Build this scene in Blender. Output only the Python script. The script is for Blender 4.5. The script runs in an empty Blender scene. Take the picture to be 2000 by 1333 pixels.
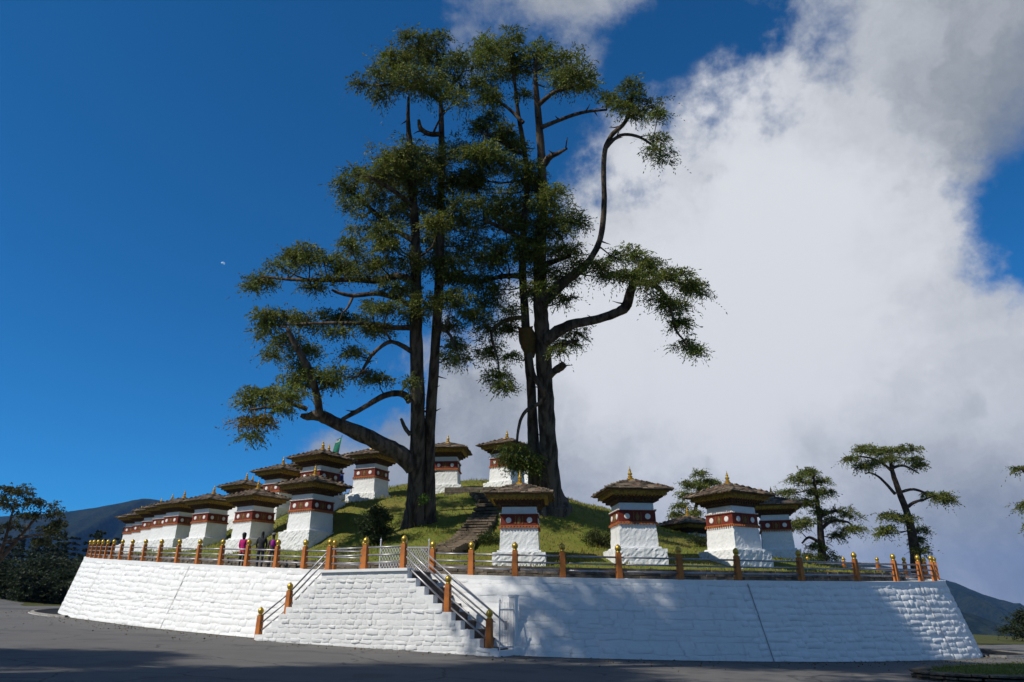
import bpy, bmesh, math, random
import numpy as np
from mathutils import Vector, Matrix
random.seed(7); rng = np.random.default_rng(7)
scn = bpy.context.scene
COL = scn.collection
R = math.radians

# ------------------------------------------------------------------ camera
F, YH, EYE = 1400.0, 1185.0, 1.6
PITCH = math.atan((YH - 666.5) / F)
cd = bpy.data.cameras.new('camera'); cam = bpy.data.objects.new('camera', cd); COL.objects.link(cam)
cam.location = (0, 0, EYE); cam.rotation_euler = (math.pi / 2 + PITCH, 0, 0)
cd.sensor_width = 36.0; cd.lens = 36.0 * F / 2000.0; cd.clip_start = 0.1; cd.clip_end = 40000
scn.camera = cam
CP, SP = math.cos(PITCH), math.sin(PITCH)
def atdep(px, py, dep):
    u = (px - 1000) / F; v = -(py - 666.5) / F
    return Vector((dep * u, dep * (CP - v * SP), dep * (SP + v * CP) + EYE))
def pdir(px, py): return (atdep(px, py, 1.0) - Vector((0, 0, EYE))).normalized()
def proj(p):
    x, y, z = p[0], p[1], p[2] - EYE
    dep = y * CP + z * SP
    return 1000 + F * x / dep, 666.5 - F * (-y * SP + z * CP) / dep
def road_z(x, y): return -0.033 * max(-120, min(120, x))
def deck_z(x, y): return 2.57 - .0218 * x + .0614 * (y - 27.6)

# ------------------------------------------------------------------ sun, sky, exposure
SUN_A, SUN_E = R(33), R(45)
to_sun = Vector((-math.cos(SUN_E) * math.cos(SUN_A), -math.cos(SUN_E) * math.sin(SUN_A), math.sin(SUN_E)))
sl = bpy.data.lights.new('sun', 'SUN'); sl.energy = 4.0; sl.angle = R(0.55); sl.color = (1, .95, .86)
so = bpy.data.objects.new('sun', sl); COL.objects.link(so)
so.rotation_euler = to_sun.to_track_quat('Z', 'Y').to_euler(); so.location = to_sun * 80
vs = scn.view_settings; vs.view_transform = 'Standard'; vs.look = 'None'; vs.gamma = 1; vs.exposure = 0.15
vs.use_curve_mapping = False

class NT:
    """small helper round a node tree"""
    def __init__(s, tree): s.t = tree; s.n = tree.nodes; s.l = tree.links
    def add(s, kind, **kw):
        n = s.n.new(kind)
        for k, v in kw.items(): setattr(n, k, v)
        return n
    def link(s, a, b): s.l.new(a, b)
    def val(s, sock, v):
        if hasattr(v, 'is_output') or isinstance(v, bpy.types.NodeSocket): s.l.new(v, sock)
        else: sock.default_value = v
    def math(s, op, a, b=0.0, clamp=False):
        n = s.add('ShaderNodeMath', operation=op, use_clamp=clamp); s.val(n.inputs[0], a); s.val(n.inputs[1], b); return n.outputs[0]
    def mix(s, f, a, b):
        n = s.add('ShaderNodeMix', data_type='RGBA'); s.val(n.inputs[0], f); s.val(n.inputs[6], a); s.val(n.inputs[7], b); return n.outputs[2]
    def rng(s, v, a, b, c=0.0, d=1.0, smooth=True):
        n = s.add('ShaderNodeMapRange'); n.interpolation_type = 'SMOOTHSTEP' if smooth else 'LINEAR'
        s.val(n.inputs[0], v)
        for i, q in enumerate((a, b, c, d)): s.val(n.inputs[1 + i], q)
        return n.outputs[0]
    def noise(s, vec, scale, detail=4, rough=.55, dist=0.0):
        n = s.add('ShaderNodeTexNoise'); n.inputs['Scale'].default_value = scale; n.inputs['Detail'].default_value = detail
        n.inputs['Roughness'].default_value = rough; n.inputs['Distortion'].default_value = dist
        if vec is not None: s.l.new(vec, n.inputs['Vector'])
        return n.outputs['Fac']

world = bpy.data.worlds.new('World'); scn.world = world; world.use_nodes = True
w = NT(world.node_tree); w.n.clear()
wo = w.add('ShaderNodeOutputWorld'); bg = w.add('ShaderNodeBackground'); bg.inputs[1].default_value = 0.115
sky = w.add('ShaderNodeTexSky', sky_type='NISHITA'); sky.sun_disc = False
sky.sun_elevation = SUN_E; sky.sun_rotation = math.atan2(to_sun.x, to_sun.y)
sky.altitude = 3100; sky.air_density = 1.0; sky.dust_density = 0.3; sky.ozone_density = 3.0
tc = w.add('ShaderNodeTexCoord'); D = tc.outputs['Generated']
hs = w.add('ShaderNodeMix', data_type='RGBA', blend_type='MULTIPLY'); hs.inputs[0].default_value = 1.0
hs.inputs[7].default_value = (.12, .66, .98, 1)      # the deep blue of thin mountain air
w.link(sky.outputs[0], hs.inputs[6])
wn = w.add('ShaderNodeTexNoise'); wn.inputs['Scale'].default_value = 3.2; wn.inputs['Detail'].default_value = 7; wn.inputs['Roughness'].default_value = .6; w.link(D, wn.inputs['Vector'])
wv = w.add('ShaderNodeVectorMath', operation='MULTIPLY_ADD'); w.link(wn.outputs['Color'], wv.inputs[0]); wv.inputs[1].default_value = (.42, .42, .42); wv.inputs[2].default_value = (-.21, -.21, -.21)
wd = w.add('ShaderNodeVectorMath', operation='ADD'); w.link(D, wd.inputs[0]); w.link(wv.outputs[0], wd.inputs[1]); DW = wd.outputs[0]
def blob(px, py, rpx, amp):
    c = pdir(px, py)
    n = w.add('ShaderNodeVectorMath', operation='DISTANCE'); w.link(DW, n.inputs[0]); n.inputs[1].default_value = c
    return w.rng(n.outputs['Value'], 0.0, rpx / F, amp, 0.0)
nz1 = w.noise(D, 2.6, 9, .60, .35)
nz2 = w.noise(D, 7.0, 8, .62, .2)
field = w.math('MULTIPLY', w.math('SUBTRACT', nz1, .37), 2.3)
field = w.math('ADD', field, w.math('MULTIPLY', w.math('SUBTRACT', nz2, .5), .7))
for b in [(1790, 80, 480, .8), (1480, 420, 480, .95), (1700, 560, 560, .8), (1250, 780, 520, .9), (900, 860, 380, 1.0), (1040, 760, 300, .5), (1600, 980, 620, 1.0),
          (1180, 60, 240, .22), (1030, 10, 330, .46), (1240, 60, 210, .62), (880, -10, 200, .3), (820, 830, 260, .7), (1960, 900, 420, .7), (1230, 480, 300, .35),
          (1395, 110, 300, -1.25), (1230, 200, 170, -.35), (1090, 220, 180, -.5), (1985, 440, 290, -1.35), (450, 450, 900, -1.6), (300, 1000, 520, -1.2), (740, 440, 420, -.75)]:
    field = w.math('ADD', field, blob(*b))
mask = w.rng(field, 0.02, 0.85)
lum = w.math('ADD', blob(1500, 420, 720, .75), w.math('MULTIPLY', w.noise(DW, 4.2, 8, .62, .3), 1.25))
lum = w.math('ADD', lum, blob(1300, 700, 420, .25))
lum = w.math('ADD', lum, blob(1950, 160, 420, -.40))
lum = w.math('ADD', lum, blob(1450, 980, 620, .38))
lum = w.rng(lum, .35, 1.45)
ccol = w.mix(lum, (1.9, 2.15, 2.5, 1), (5.7, 5.85, 6.15, 1))
skycol = w.mix(mask, hs.outputs[2], ccol)
w.link(skycol, bg.inputs[0]); w.link(bg.outputs[0], wo.inputs[0])

# ------------------------------------------------------------------ materials
MATS = {}
def material(name, col, rough=.8, col2=None, scale=4.0, bump=0.0, bscale=20.0, metal=0.0, detail=5, coords='Object', stretch=None, lo=.35, hi=.65, attr=None, spec=.3, extra=None):
    m = bpy.data.materials.new(name); m.use_nodes = True; t = NT(m.node_tree)
    p = t.n['Principled BSDF']; p.inputs['Roughness'].default_value = rough; p.inputs['Metallic'].default_value = metal
    p.inputs['Specular IOR Level'].default_value = spec
    c = t.add('ShaderNodeTexCoord').outputs[coords]
    if coords == 'World': pass
    if stretch:
        mp = t.add('ShaderNodeMapping'); mp.inputs['Scale'].default_value = stretch; t.link(c, mp.inputs[0]); c = mp.outputs[0]
    out = None
    if col2 is not None:
        f = t.rng(t.noise(c, scale, detail, .6), lo, hi)
        out = t.mix(f, (*col, 1), (*col2, 1))
    if extra is not None:
        out = extra(t, c, out if out is not None else None)
    if attr:
        a = t.add('ShaderNodeAttribute', attribute_name=attr)
        base = out if out is not None else (*col, 1)
        mm = t.add('ShaderNodeMix', data_type='RGBA', blend_type='MULTIPLY'); mm.inputs[0].default_value = 1.0
        t.val(mm.inputs[6], base); t.link(a.outputs['Color'], mm.inputs[7]); out = mm.outputs[2]
    if out is None: p.inputs['Base Color'].default_value = (*col, 1)
    else: t.link(out, p.inputs['Base Color'])
    if bump:
        b = t.add('ShaderNodeBump'); b.inputs['Strength'].default_value = bump; b.inputs['Distance'].default_value = .03
        t.link(t.noise(c, bscale, 6, .6), b.inputs['Height']); t.link(b.outputs[0], p.inputs['Normal'])
    MATS[name] = m
    return m
def dirt(t, c, base):      # thin grey weather stains and rain streaks in the whitewash
    geo = t.add('ShaderNodeNewGeometry').outputs['Position']; c = geo
    mp = t.add('ShaderNodeMapping'); mp.inputs['Scale'].default_value = (1, 1, .12); t.link(geo, mp.inputs[0])
    st = t.rng(t.noise(mp.outputs[0], 3.2, 6, .65), .56, .76, 0, .42)
    base = t.mix(st, base, (.50, .48, .43, 1))
    f = t.rng(t.noise(c, 1.3, 8, .68), .58, .78, 0, .30)
    g = t.rng(t.noise(c, 14, 5, .7), .60, .75, 0, .35)
    return t.mix(g, t.mix(f, base, (.42, .41, .37, 1)), (.55, .53, .47, 1))
material('whitewash', (.77, .77, .755), .85, (.72, .72, .70), 2.0, .6, 14, extra=dirt)
material('whitewash_smooth', (.80, .80, .79), .8, (.75, .75, .73), 3.0, .15, 30)
def lanes(t, c, base):
    f = t.rng(t.noise(c, .12, 6, .6), .42, .62, 0, .55)
    g = t.rng(t.noise(c, 60, 3, .7), .45, .75, 0, .6)
    vo = t.add('ShaderNodeTexVoronoi', feature='DISTANCE_TO_EDGE'); vo.inputs['Scale'].default_value = .22
    wp = t.add('ShaderNodeVectorMath', operation='ADD'); nn = t.add('ShaderNodeTexNoise'); nn.inputs['Scale'].default_value = .9; nn.inputs['Detail'].default_value = 6; t.link(c, nn.inputs['Vector']); t.link(c, wp.inputs[0]); t.link(nn.outputs['Color'], wp.inputs[1]); t.link(wp.outputs[0], vo.inputs['Vector'])
    cr = t.rng(vo.outputs['Distance'], .0, .012, .75, 0)
    pa = t.rng(t.noise(c, .45, 2, .4), .60, .62, 0, .35)
    out = t.mix(g, t.mix(f, base, (.125, .117, .108, 1)), (.17, .163, .155, 1))
    return t.mix(cr, t.mix(pa, out, (.06, .058, .056, 1)), (.03, .029, .028, 1))
material('asphalt', (.115, .11, .103), .85, (.14, .134, .125), .8, .35, 90, extra=lanes)
material('concrete', (.30, .28, .25), .9, (.2, .19, .17), 3, .4, 25)
material('gutter_dirt', (.16, .14, .10), .95, (.07, .07, .055), 2.5, .6, 20)
material('white_line', (.7, .69, .66), .8, (.5, .49, .46), 6)
def turf(t, c, base):
    f = t.rng(t.noise(c, .35, 6, .65), .45, .65)
    a = t.mix(f, base, (.19, .165, .042, 1))
    g = t.rng(t.noise(c, 9, 5, .7), .5, .75)
    so_ = t.rng(t.noise(c, .8, 7, .7), .62, .70, 0, .85)
    return t.mix(so_, t.mix(g, a, (.05, .062, .014, 1)), (.11, .078, .045, 1))
material('grass', (.165, .175, .034), .95, (.11, .14, .024), 1.2, 1.0, 30, extra=turf, spec=.1)
material('grass_blade', (.18, .19, .036), .8, attr='tint', spec=.15)
material('verge', (.05, .065, .018), .95, (.09, .085, .03), 1.0, .8, 25, spec=.1)
material('slate', (.09, .07, .05), .85, (.20, .162, .118), 3.0, .6, 22, attr='tint')
material('dry_stone', (.11, .092, .075), .9, (.19, .165, .13), 3.0, .8, 18, attr='tint')
material('orange_paint', (.50, .165, .034), .65, (.36, .115, .028), 3.0, .2, 40)
material('gold', (.66, .43, .085), .38, (.50, .31, .05), 5.0, .15, 30, metal=.75)
material('rail_metal', (.42, .41, .42), .42, (.30, .29, .29), 6.0, metal=.6)
material('white_metal', (.62, .63, .65), .5, (.5, .5, .52), 5)
material('red_band', (.19, .030, .016), .75, (.12, .02, .012), 5, .2, 30)
material('brick_red', (.45, .16, .05), .8, (.32, .10, .035), 6, .3, 30)
material('disc_white', (.78, .76, .72), .8, (.7, .67, .62), 8)
material('motif_brown', (.14, .085, .03), .7, (.22, .14, .04), 12)
material('timber', (.06, .032, .018), .8, (.11, .055, .024), 5, .3, 20)
material('gold_paint', (.47, .30, .05), .55, (.25, .14, .028), 8, .3, 25, metal=.25)
material('eave_wood', (.16, .10, .05), .8, (.1, .06, .03), 6, .2, 20)
material('bark', (.042, .031, .024), .95, (.15, .118, .09), 2.2, 1.0, 5.0, stretch=(1.6, 1.6, .22), spec=.1)
material('bark_small', (.05, .036, .028), .95, (.10, .078, .06), 2.0, .6, 8.0, spec=.1)
material('moss', (.20, .10, .03), .95, (.09, .08, .025), 5, .8, 20)
def leafmat(name, c):
    m = material(name, c, .6, attr='tint', spec=.25)
    t = NT(m.node_tree); p = t.n['Principled BSDF']; o = t.n['Material Output']
    tr = t.add('ShaderNodeBsdfTranslucent'); mx = t.add('ShaderNodeMixShader'); mx.inputs[0].default_value = .32
    src = p.inputs['Base Color'].links[0].from_socket; t.link(src, tr.inputs[0])
    t.link(p.outputs[0], mx.inputs[1]); t.link(tr.outputs[0], mx.inputs[2]); t.link(mx.outputs[0], o.inputs[0])
leafmat('needles', (.135, .152, .032)); leafmat('leaves', (.07, .075, .028)); leafmat('far_needles', (.03, .042, .018)); leafmat('shrub_leaves', (.04, .06, .022))
def forest_cols(t, c, base):
    f = t.rng(t.noise(c, .02, 8, .7), .4, .62)
    g = t.rng(t.noise(c, .09, 4, .7), .42, .62, 0, .75)
    return t.mix(g, t.mix(f, base, (.03, .036, .02, 1)), (.006, .010, .007, 1))
material('forest_slope', (.010, .017, .011), 1.0, (.02, .028, .016), .05, 1.0, .06, extra=forest_cols, spec=.0)
material('treads', (.075, .055, .045), .9, (.12, .095, .08), 3, .5, 15)
material('skin', (.30, .17, .11), .6); material('hair', (.012, .010, .009), .6)
for n, c in dict(pink=(.50, .015, .16), red_cloth=(.55, .08, .10), navy=(.018, .024, .045), charcoal=(.03, .032, .036), maroon_grey=(.075, .05, .055), magenta=(.42, .02, .30), grey_cap=(.20, .18, .17), blue=(.04, .08, .30), white_cloth=(.6, .6, .6), flag_green=(.02, .19, .12), flag_white=(.55, .6, .6)).items():
    material(n, c, .85, tuple(q * .75 for q in c), 14, .3, 40)
M = MATS

# ------------------------------------------------------------------ mesh helpers
def link(name, me, mat=None, parent=None):
    o = bpy.data.objects.new(name, me); COL.objects.link(o)
    if mat is not None and me is not None and not me.materials: me.materials.append(M[mat] if isinstance(mat, str) else mat)
    if parent is not None: o.parent = parent
    return o
def tag(o, label=None, cat=None, group=None, kind=None):
    if label: o['label'] = label
    if cat: o['category'] = cat
    if group: o['group'] = group
    if kind: o['kind'] = kind
    return o
def empty(name, loc=(0, 0, 0), rz=0.0, label=None, cat=None, group=None):
    o = bpy.data.objects.new(name, None); COL.objects.link(o); o.location = loc; o.rotation_euler = (0, 0, rz); o.empty_display_size = .3
    return tag(o, label, cat, group)
def pydata(name, v, f, smooth=False):
    me = bpy.data.meshes.new(name); me.from_pydata([tuple(q) for q in v], [], f); me.update()
    if smooth: me.polygons.foreach_set('use_smooth', [True] * len(me.polygons))
    return me
def tris_mesh(name, V, n, tint=None):
    """V (k*n,3): k separate faces of n verts"""
    k = len(V) // n; me = bpy.data.meshes.new(name)
    me.vertices.add(len(V)); me.vertices.foreach_set('co', np.asarray(V, np.float32).ravel())
    me.loops.add(len(V)); me.loops.foreach_set('vertex_index', np.arange(len(V), dtype=np.int32))
    me.polygons.add(k); me.polygons.foreach_set('loop_start', np.arange(0, k * n, n, dtype=np.int32))
    try: me.polygons.foreach_set('loop_total', np.full(k, n, dtype=np.int32))
    except Exception: pass
    me.update(calc_edges=True)
    if tint is not None: add_tint(me, np.repeat(tint, n, axis=0))
    return me
def add_tint(me, cols):
    a = me.color_attributes.new('tint', 'FLOAT_COLOR', 'POINT')
    c = np.ones((len(cols), 4), np.float32); c[:, :3] = cols; a.data.foreach_set('color', c.ravel())
class MB:
    def __init__(s): s.v = []; s.f = []; s.tint = []
    def add(s, vs, fs, tint=None):
        b = len(s.v); s.v += [tuple(q) for q in vs]; s.f += [tuple(i + b for i in q) for q in fs]; s.tint += [tint or (1, 1, 1)] * len(vs)
    def box(s, c, size, mat=None, taper=1.0, tint=None):
        x, y, z = (q / 2 for q in size)
        v = [Vector((sx * x * k, sy * y * k, sz * z)) for sz, k in ((-1, 1), (1, taper)) for sx, sy in ((-1, -1), (1, -1), (1, 1), (-1, 1))]
        if mat is not None: v = [mat @ q for q in v]
        c = Vector(c); s.add([q + c for q in v], [(3, 2, 1, 0), (4, 5, 6, 7), (0, 1, 5, 4), (1, 2, 6, 5), (2, 3, 7, 6), (3, 0, 4, 7)], tint)
    def frustum(s, z0, z1, a, b):
        v = [(-a, -a, z0), (a, -a, z0), (a, a, z0), (-a, a, z0), (-b, -b, z1), (b, -b, z1), (b, b, z1), (-b, b, z1)]
        s.add(v, [(3, 2, 1, 0), (4, 5, 6, 7), (0, 1, 5, 4), (1, 2, 6, 5), (2, 3, 7, 6), (3, 0, 4, 7)])
    def tube(s, pts, rad, n=8, cap=True, wob=0.0):
        pts = [Vector(p) for p in pts]; base = len(s.v); prev = None
        for i, p in enumerate(pts):
            d = (pts[min(i + 1, len(pts) - 1)] - pts[max(i - 1, 0)]).normalized()
            if prev is None: a = d.orthogonal().normalized()
            else: a = (prev - d * prev.dot(d)).normalized()
            prev = a; b = d.cross(a); r = rad[i] if hasattr(rad, '__len__') else rad
            for k in range(n):
                t = 2 * math.pi * k / n; rr = r * (1 + (random.uniform(-wob, wob) if wob else 0))
                s.v.append(tuple(p + a * math.cos(t) * rr + b * math.sin(t) * rr)); s.tint.append((1, 1, 1))
            if i:
                o = base + (i - 1) * n
                for k in range(n): s.f.append((o + k, o + (k + 1) % n, o + n + (k + 1) % n, o + n + k))
        if cap: s.f.append(tuple(base + k for k in range(n))[::-1]); e = base + (len(pts) - 1) * n; s.f.append(tuple(e + k for k in range(n)))
    def lathe(s, prof, n=14, c=(0, 0, 0)):
        base = len(s.v)
        for r, z in prof:
            for k in range(n):
                t = 2 * math.pi * k / n; s.v.append((c[0] + r * math.cos(t), c[1] + r * math.sin(t), c[2] + z)); s.tint.append((1, 1, 1))
        for i in range(len(prof) - 1):
            for k in range(n): s.f.append((base + i * n + k, base + i * n + (k + 1) % n, base + (i + 1) * n + (k + 1) % n, base + (i + 1) * n + k))
        s.f.append(tuple(base + k for k in range(n))[::-1]); e = base + (len(prof) - 1) * n; s.f.append(tuple(e + k for k in range(n)))
    def mesh(s, name, smooth=False, tint=False):
        me = pydata(name, s.v, s.f, smooth)
        if tint: add_tint(me, np.array(s.tint))
        return me
    def obj(s, name, mat, parent=None, smooth=False, tint=False): return link(name, s.mesh(name, smooth, tint), mat, parent)

# ------------------------------------------------------------------ footprint of the terrace
CTRL = [(-37, 96), (-41, 84), (-39.3, 70), (-35.4, 60), (-30.2, 51.6), (-23.5, 44.1), (-17.7, 38.2), (-10.6, 32.4), (-5, 29.0), (0, 27.2), (3.5, 27.2), (9, 28.7), (14.3, 31.3), (19.5, 35), (23.2, 38.6), (25.6, 43.5), (26, 49), (24, 56), (19, 63), (8, 72), (-8, 84), (-24, 98)]
def catmull(P, m, closed=True):
    out = []; n = len(P)
    for i in range(n):
        p = [Vector((*P[(i + k) % n], 0)) for k in (-1, 0, 1, 2)]
        for j in range(m):
            t = j / m
            out.append(.5 * ((2 * p[1]) + (p[2] - p[0]) * t + (2 * p[0] - 5 * p[1] + 4 * p[2] - p[3]) * t * t + (3 * p[1] - p[0] - 3 * p[2] + p[3]) * t ** 3))
    return out
RAW = catmull(CTRL, 24)
def resample(P, step):
    out = [P[0].copy()]; acc = 0.0
    for a, b in zip(P, P[1:] + P[:1]):
        L = (b - a).length; d = step - acc
        while d <= L and L > 0:
            out.append(a.lerp(b, d / L)); d += step
        acc = (acc + L) % step if d - step <= L else acc + L
    return out
BASE = resample(RAW, .5)
NB = len(BASE)
def inward(i):
    t = (BASE[(i + 1) % NB] - BASE[(i - 1) % NB]).normalized()
    return Vector((-t.y, t.x, 0))
BATTER = 1.05
def top_pt(i, inset=BATTER):
    p = BASE[i % NB] + inward(i % NB) * inset; p.z = deck_z(p.x, p.y); return p
def base_pt(i):
    p = BASE[i % NB].copy(); p.z = road_z(p.x, p.y) - .05; return p
def wall_at(s, h, out=0.0):
    """point on the battered face: s arc index (float), h fraction of height, out metres proud; with frame"""
    i = int(math.floor(s)); f = s - i
    def P(k, hh):
        b, t = base_pt(k), top_pt(k); return b.lerp(t, hh)
    p = P(i, h).lerp(P(i + 1, h), f)
    T = (P(i + 1, h) - P(i, h)).normalized(); U = (P(i, 1) - P(i, 0)).normalized(); N = T.cross(U).normalized(); U = N.cross(T)
    return p + N * out, T, U, N

def near_index(x, y): return min(range(NB), key=lambda i: (BASE[i].x - x) ** 2 + (BASE[i].y - y) ** 2)
# ---- the ground, road, mound
def grid_mesh(name, xs, ys, zf, smooth=True):
    v = [(x, y, zf(x, y)) for y in ys for x in xs]; nx = len(xs)
    f = [(j * nx + i, j * nx + i + 1, (j + 1) * nx + i + 1, (j + 1) * nx + i) for j in range(len(ys) - 1) for i in range(nx - 1)]
    return pydata(name, v, f, smooth)
def nonuni(a, b, c0, c1, fine, coarse):
    out = list(np.arange(c0, c1 + 1e-6, fine)); g = fine; x = c0
    while x > a: g = min(g * 1.35, coarse); x -= g; out.insert(0, x)
    g = fine; x = c1
    while x < b: g = min(g * 1.35, coarse); x += g; out.append(x)
    return out
def ss(a, b, x): t = max(0, min(1, (x - a) / (b - a))); return t * t * (3 - 2 * t)
def ground_z(x, y):
    z = road_z(x, y) - .03
    d = math.hypot(x + 3, (y - 45) * .9)
    # beyond the pass the land falls away to the valleys, least on the left where the wood stands
    drop = ss(95, 420, d) * 120 * (1 - .75 * ss(-20, -90, x) * (1 - ss(150, 500, d)))
    bank = 2.6 * ss(-52, -75, x) * ss(120, 60, y) * (1 - ss(150, 260, d))
    return z - drop + bank
gx = nonuni(-6000, 6000, -110, 110, 5, 900); gy = nonuni(-3000, 7000, -30, 150, 5, 900)
tag(link('ground', grid_mesh('ground', gx, gy, ground_z), 'verge'), kind='structure')
def band(name, inner, outer, mat, lift, steps=None):
    v = []; f = []
    for a, b in zip(inner, outer): v += [a, b]
    n = len(inner)
    for i in range(n - 1): f.append((2 * i, 2 * i + 1, 2 * i + 3, 2 * i + 2))
    return pydata(name, v, f)
# the road is a loop round the terrace widening into the open apron before the stairs
def ring(off, lift):
    out = []
    for i in range(0, NB + 1, 2):
        k = i % NB; p = BASE[k] - inward(k) * off(BASE[k]); p.z = road_z(p.x, p.y) + lift; out.append(tuple(p))
    return out
def road_outer(p):
    front = ss(60, 30, p.y)
    return 9.0 + 40.0 * front
inner = ring(lambda p: -.4, .0); outer = ring(road_outer, .0)
mid = ring(lambda p: road_outer(p) * .5, .0)
v = []; f = []
for a, m_, b in zip(inner, mid, outer): v += [a, m_, b]
for i in range(len(inner) - 1):
    for q in (0, 1): f.append((3 * i + q, 3 * i + q + 1, 3 * i + q + 4, 3 * i + q + 3))
f = [t[::-1] for t in f]
tag(link('road', pydata('road', v, f, True), 'asphalt'), kind='structure')
# road running off at either side
def strip(name, pts, width, mat, lift):
    v = []; f = []
    for i, p in enumerate(pts):
        p = Vector((*p, 0)); q0 = Vector((*pts[max(i - 1, 0)], 0)); q1 = Vector((*pts[min(i + 1, len(pts) - 1)], 0))
        t = (q1 - q0).normalized(); n = Vector((-t.y, t.x, 0))
        for s in (-1, 1):
            q = p + n * s * width / 2; v.append((q.x, q.y, max(road_z(q.x, q.y), ground_z(q.x, q.y)) + lift))
    for i in range(len(pts) - 1): f.append((2 * i, 2 * i + 2, 2 * i + 3, 2 * i + 1))
    return link(name, pydata(name, v, [q[::-1] for q in f]), mat)
tag(strip('side_road', [(-46, 62), (-58, 78), (-68, 96), (-74, 120)], 13, 'asphalt', .012), kind='structure')
tag(strip('side_road', [(30, 44), (44, 56), (62, 72), (90, 92)], 16, 'asphalt', .012), kind='structure')

# anchors of the mound: where chortens, trees and steps stand on it
CH = [  # name px, base py, depth, yaw, what singles it out
 (1016, 1101, 32.2, -3, 'small white chorten facing the camera beside the slate steps'),
 (1240, 1094, 32.9, 5.5, 'white chorten standing alone on the lawn right of the tall trees'),
 (1437, 1096, 34.5, 31, 'white chorten with a weathered slate roof, corner turned to the camera, at right'),
 (1522, 1091, 43, -18, 'white chorten half hidden behind the right-hand corner-turned chorten'),
 (1352, 1122, 46, 31, 'chorten sunk behind the grass slope, only its dark roof showing'),
 (603, 1056, 41, 58, 'white chorten left of the round shrub, nearest of the left row'),
 (490, 1070, 44, 57, 'white chorten behind the three people at the railing'),
 (403, 1066, 50, 59, 'third white chorten along the left row, next past the one behind the people'),
 (345, 1067, 54, 61, 'fourth white chorten along the left row'),
 (321, 1069, 58, 63, 'fifth chorten of the left row, partly hidden'),
 (300, 1071, 62, 65, 'sixth chorten of the left row, partly hidden'),
 (280, 1073, 66, 68, 'seventh chorten of the left row, only a slice showing'),
 (262, 1075, 70, 70, 'farthest chorten at the left end of the left row'),
 (470, 1028, 58, 58, 'upper tier chorten farthest left, roof above the left row'),
 (483, 1020, 64, 58, 'chorten behind the farthest left upper tier one, only its spire clear'),
 (542, 1008, 52, 58, 'middle chorten of the upper tier above the people'),
 (548, 1003, 58, 58, 'chorten hidden behind the middle upper tier one, its gold spire showing'),
 (620, 992, 45, 58, 'upper tier chorten with a broad roof beside the green flag'),
 (600, 990, 56, 58, 'chorten behind the broad roofed upper one, its spire at left'),
 (633, 982, 52, 58, 'chorten behind the broad roofed upper one, its spire at right'),
 (722, 981, 49, 64.5, 'white chorten above the round shrub, under the big low limb'),
 (872, 964, 51, -4, 'white chorten just right of the left twin trunks'),
 (990, 958, 50, -33, 'white chorten behind the hanging green spray between the trees'),
 (1036, 956, 57, -33, 'chorten hidden behind the right twin trunks'),
]
CHP = [atdep(a, b, d) for a, b, d, *_ in CH]
TREE_L = atdep(815, 1026, 40); TREE_R = atdep(1072, 978, 41)
anch = [(p.x, p.y, p.z) for p, c in zip(CHP, CH) if c[0] != 1352]
for q in [(815, 1030, 40), (1072, 984, 41), (1150, 992, 46), (1220, 1008, 48), (1300, 1032, 50), (940, 955, 49), (780, 965, 50), (730, 1062, 37.5), (680, 1085, 37), (900, 1060, 37), (930, 1020, 40), (860, 1045, 37), (1130, 1055, 38), (1340, 1075, 38), (1100, 1030, 39), (1370, 1052, 47)]:
    p = atdep(*q); anch.append((p.x, p.y, p.z))
for i in range(0, NB, 8):
    p = top_pt(i, BATTER + 2.6); anch.append((p.x, p.y, deck_z(p.x, p.y) + .25))
anch.append((-8, 64, 11.2)); anch.append((0, 62, 11.2)); anch.append((-20, 74, 10.0))
A = np.array(anch)
def tps(r): return np.where(r > 1e-9, r * r * np.log(np.maximum(r, 1e-9)), 0)
n_ = len(A); K = tps(np.hypot(A[:, None, 0] - A[None, :, 0], A[:, None, 1] - A[None, :, 1])) + np.eye(n_) * 2.0
Pm = np.c_[np.ones(n_), A[:, :2]]
sol = np.linalg.solve(np.block([[K, Pm], [Pm.T, np.zeros((3, 3))]]), np.r_[A[:, 2], 0, 0, 0]); Wt, Ct = sol[:n_], sol[n_:]
def mound(x, y):
    r = np.hypot(A[:, 0] - x, A[:, 1] - y); return float(tps(r) @ Wt + Ct[0] + Ct[1] * x + Ct[2] * y)
# inside test + distance to wall top line
TOPXY = np.array([top_pt(i)[:2] for i in range(NB)])
def edge_dist(x, y):
    d = np.hypot(TOPXY[:, 0] - x, TOPXY[:, 1] - y).min()
    x0, y0 = TOPXY[:, 0], TOPXY[:, 1]; x1, y1 = np.roll(x0, -1), np.roll(y0, -1)
    c = ((y0 > y) != (y1 > y)) & (x < (x1 - x0) * (y - y0) / (y1 - y0 + 1e-12) + x0)
    return d if c.sum() % 2 else -d
KERB_IN = 2.0     # the lawn starts this far behind the wall top, behind a dry-stone kerb
def lawn_z(x, y):
    e = edge_dist(x, y)
    dz = deck_z(x, y); m = max(mound(x, y), dz + .22)
    n = .10 * math.sin(x * .9 + y * .4) * math.sin(y * .7 - x * .3) + .05 * math.sin(2.3 * x + 1.1 * y)
    return m + n * min(1, max(0, e - 3) / 4)
# deck: one sheet following the deck plane, lawn: rings
rings_in = [KERB_IN, 2.3, 3, 4, 5.2, 6.5, 8, 9.6, 11.4, 13.4, 15.5, 18, 21, 25]
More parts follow.
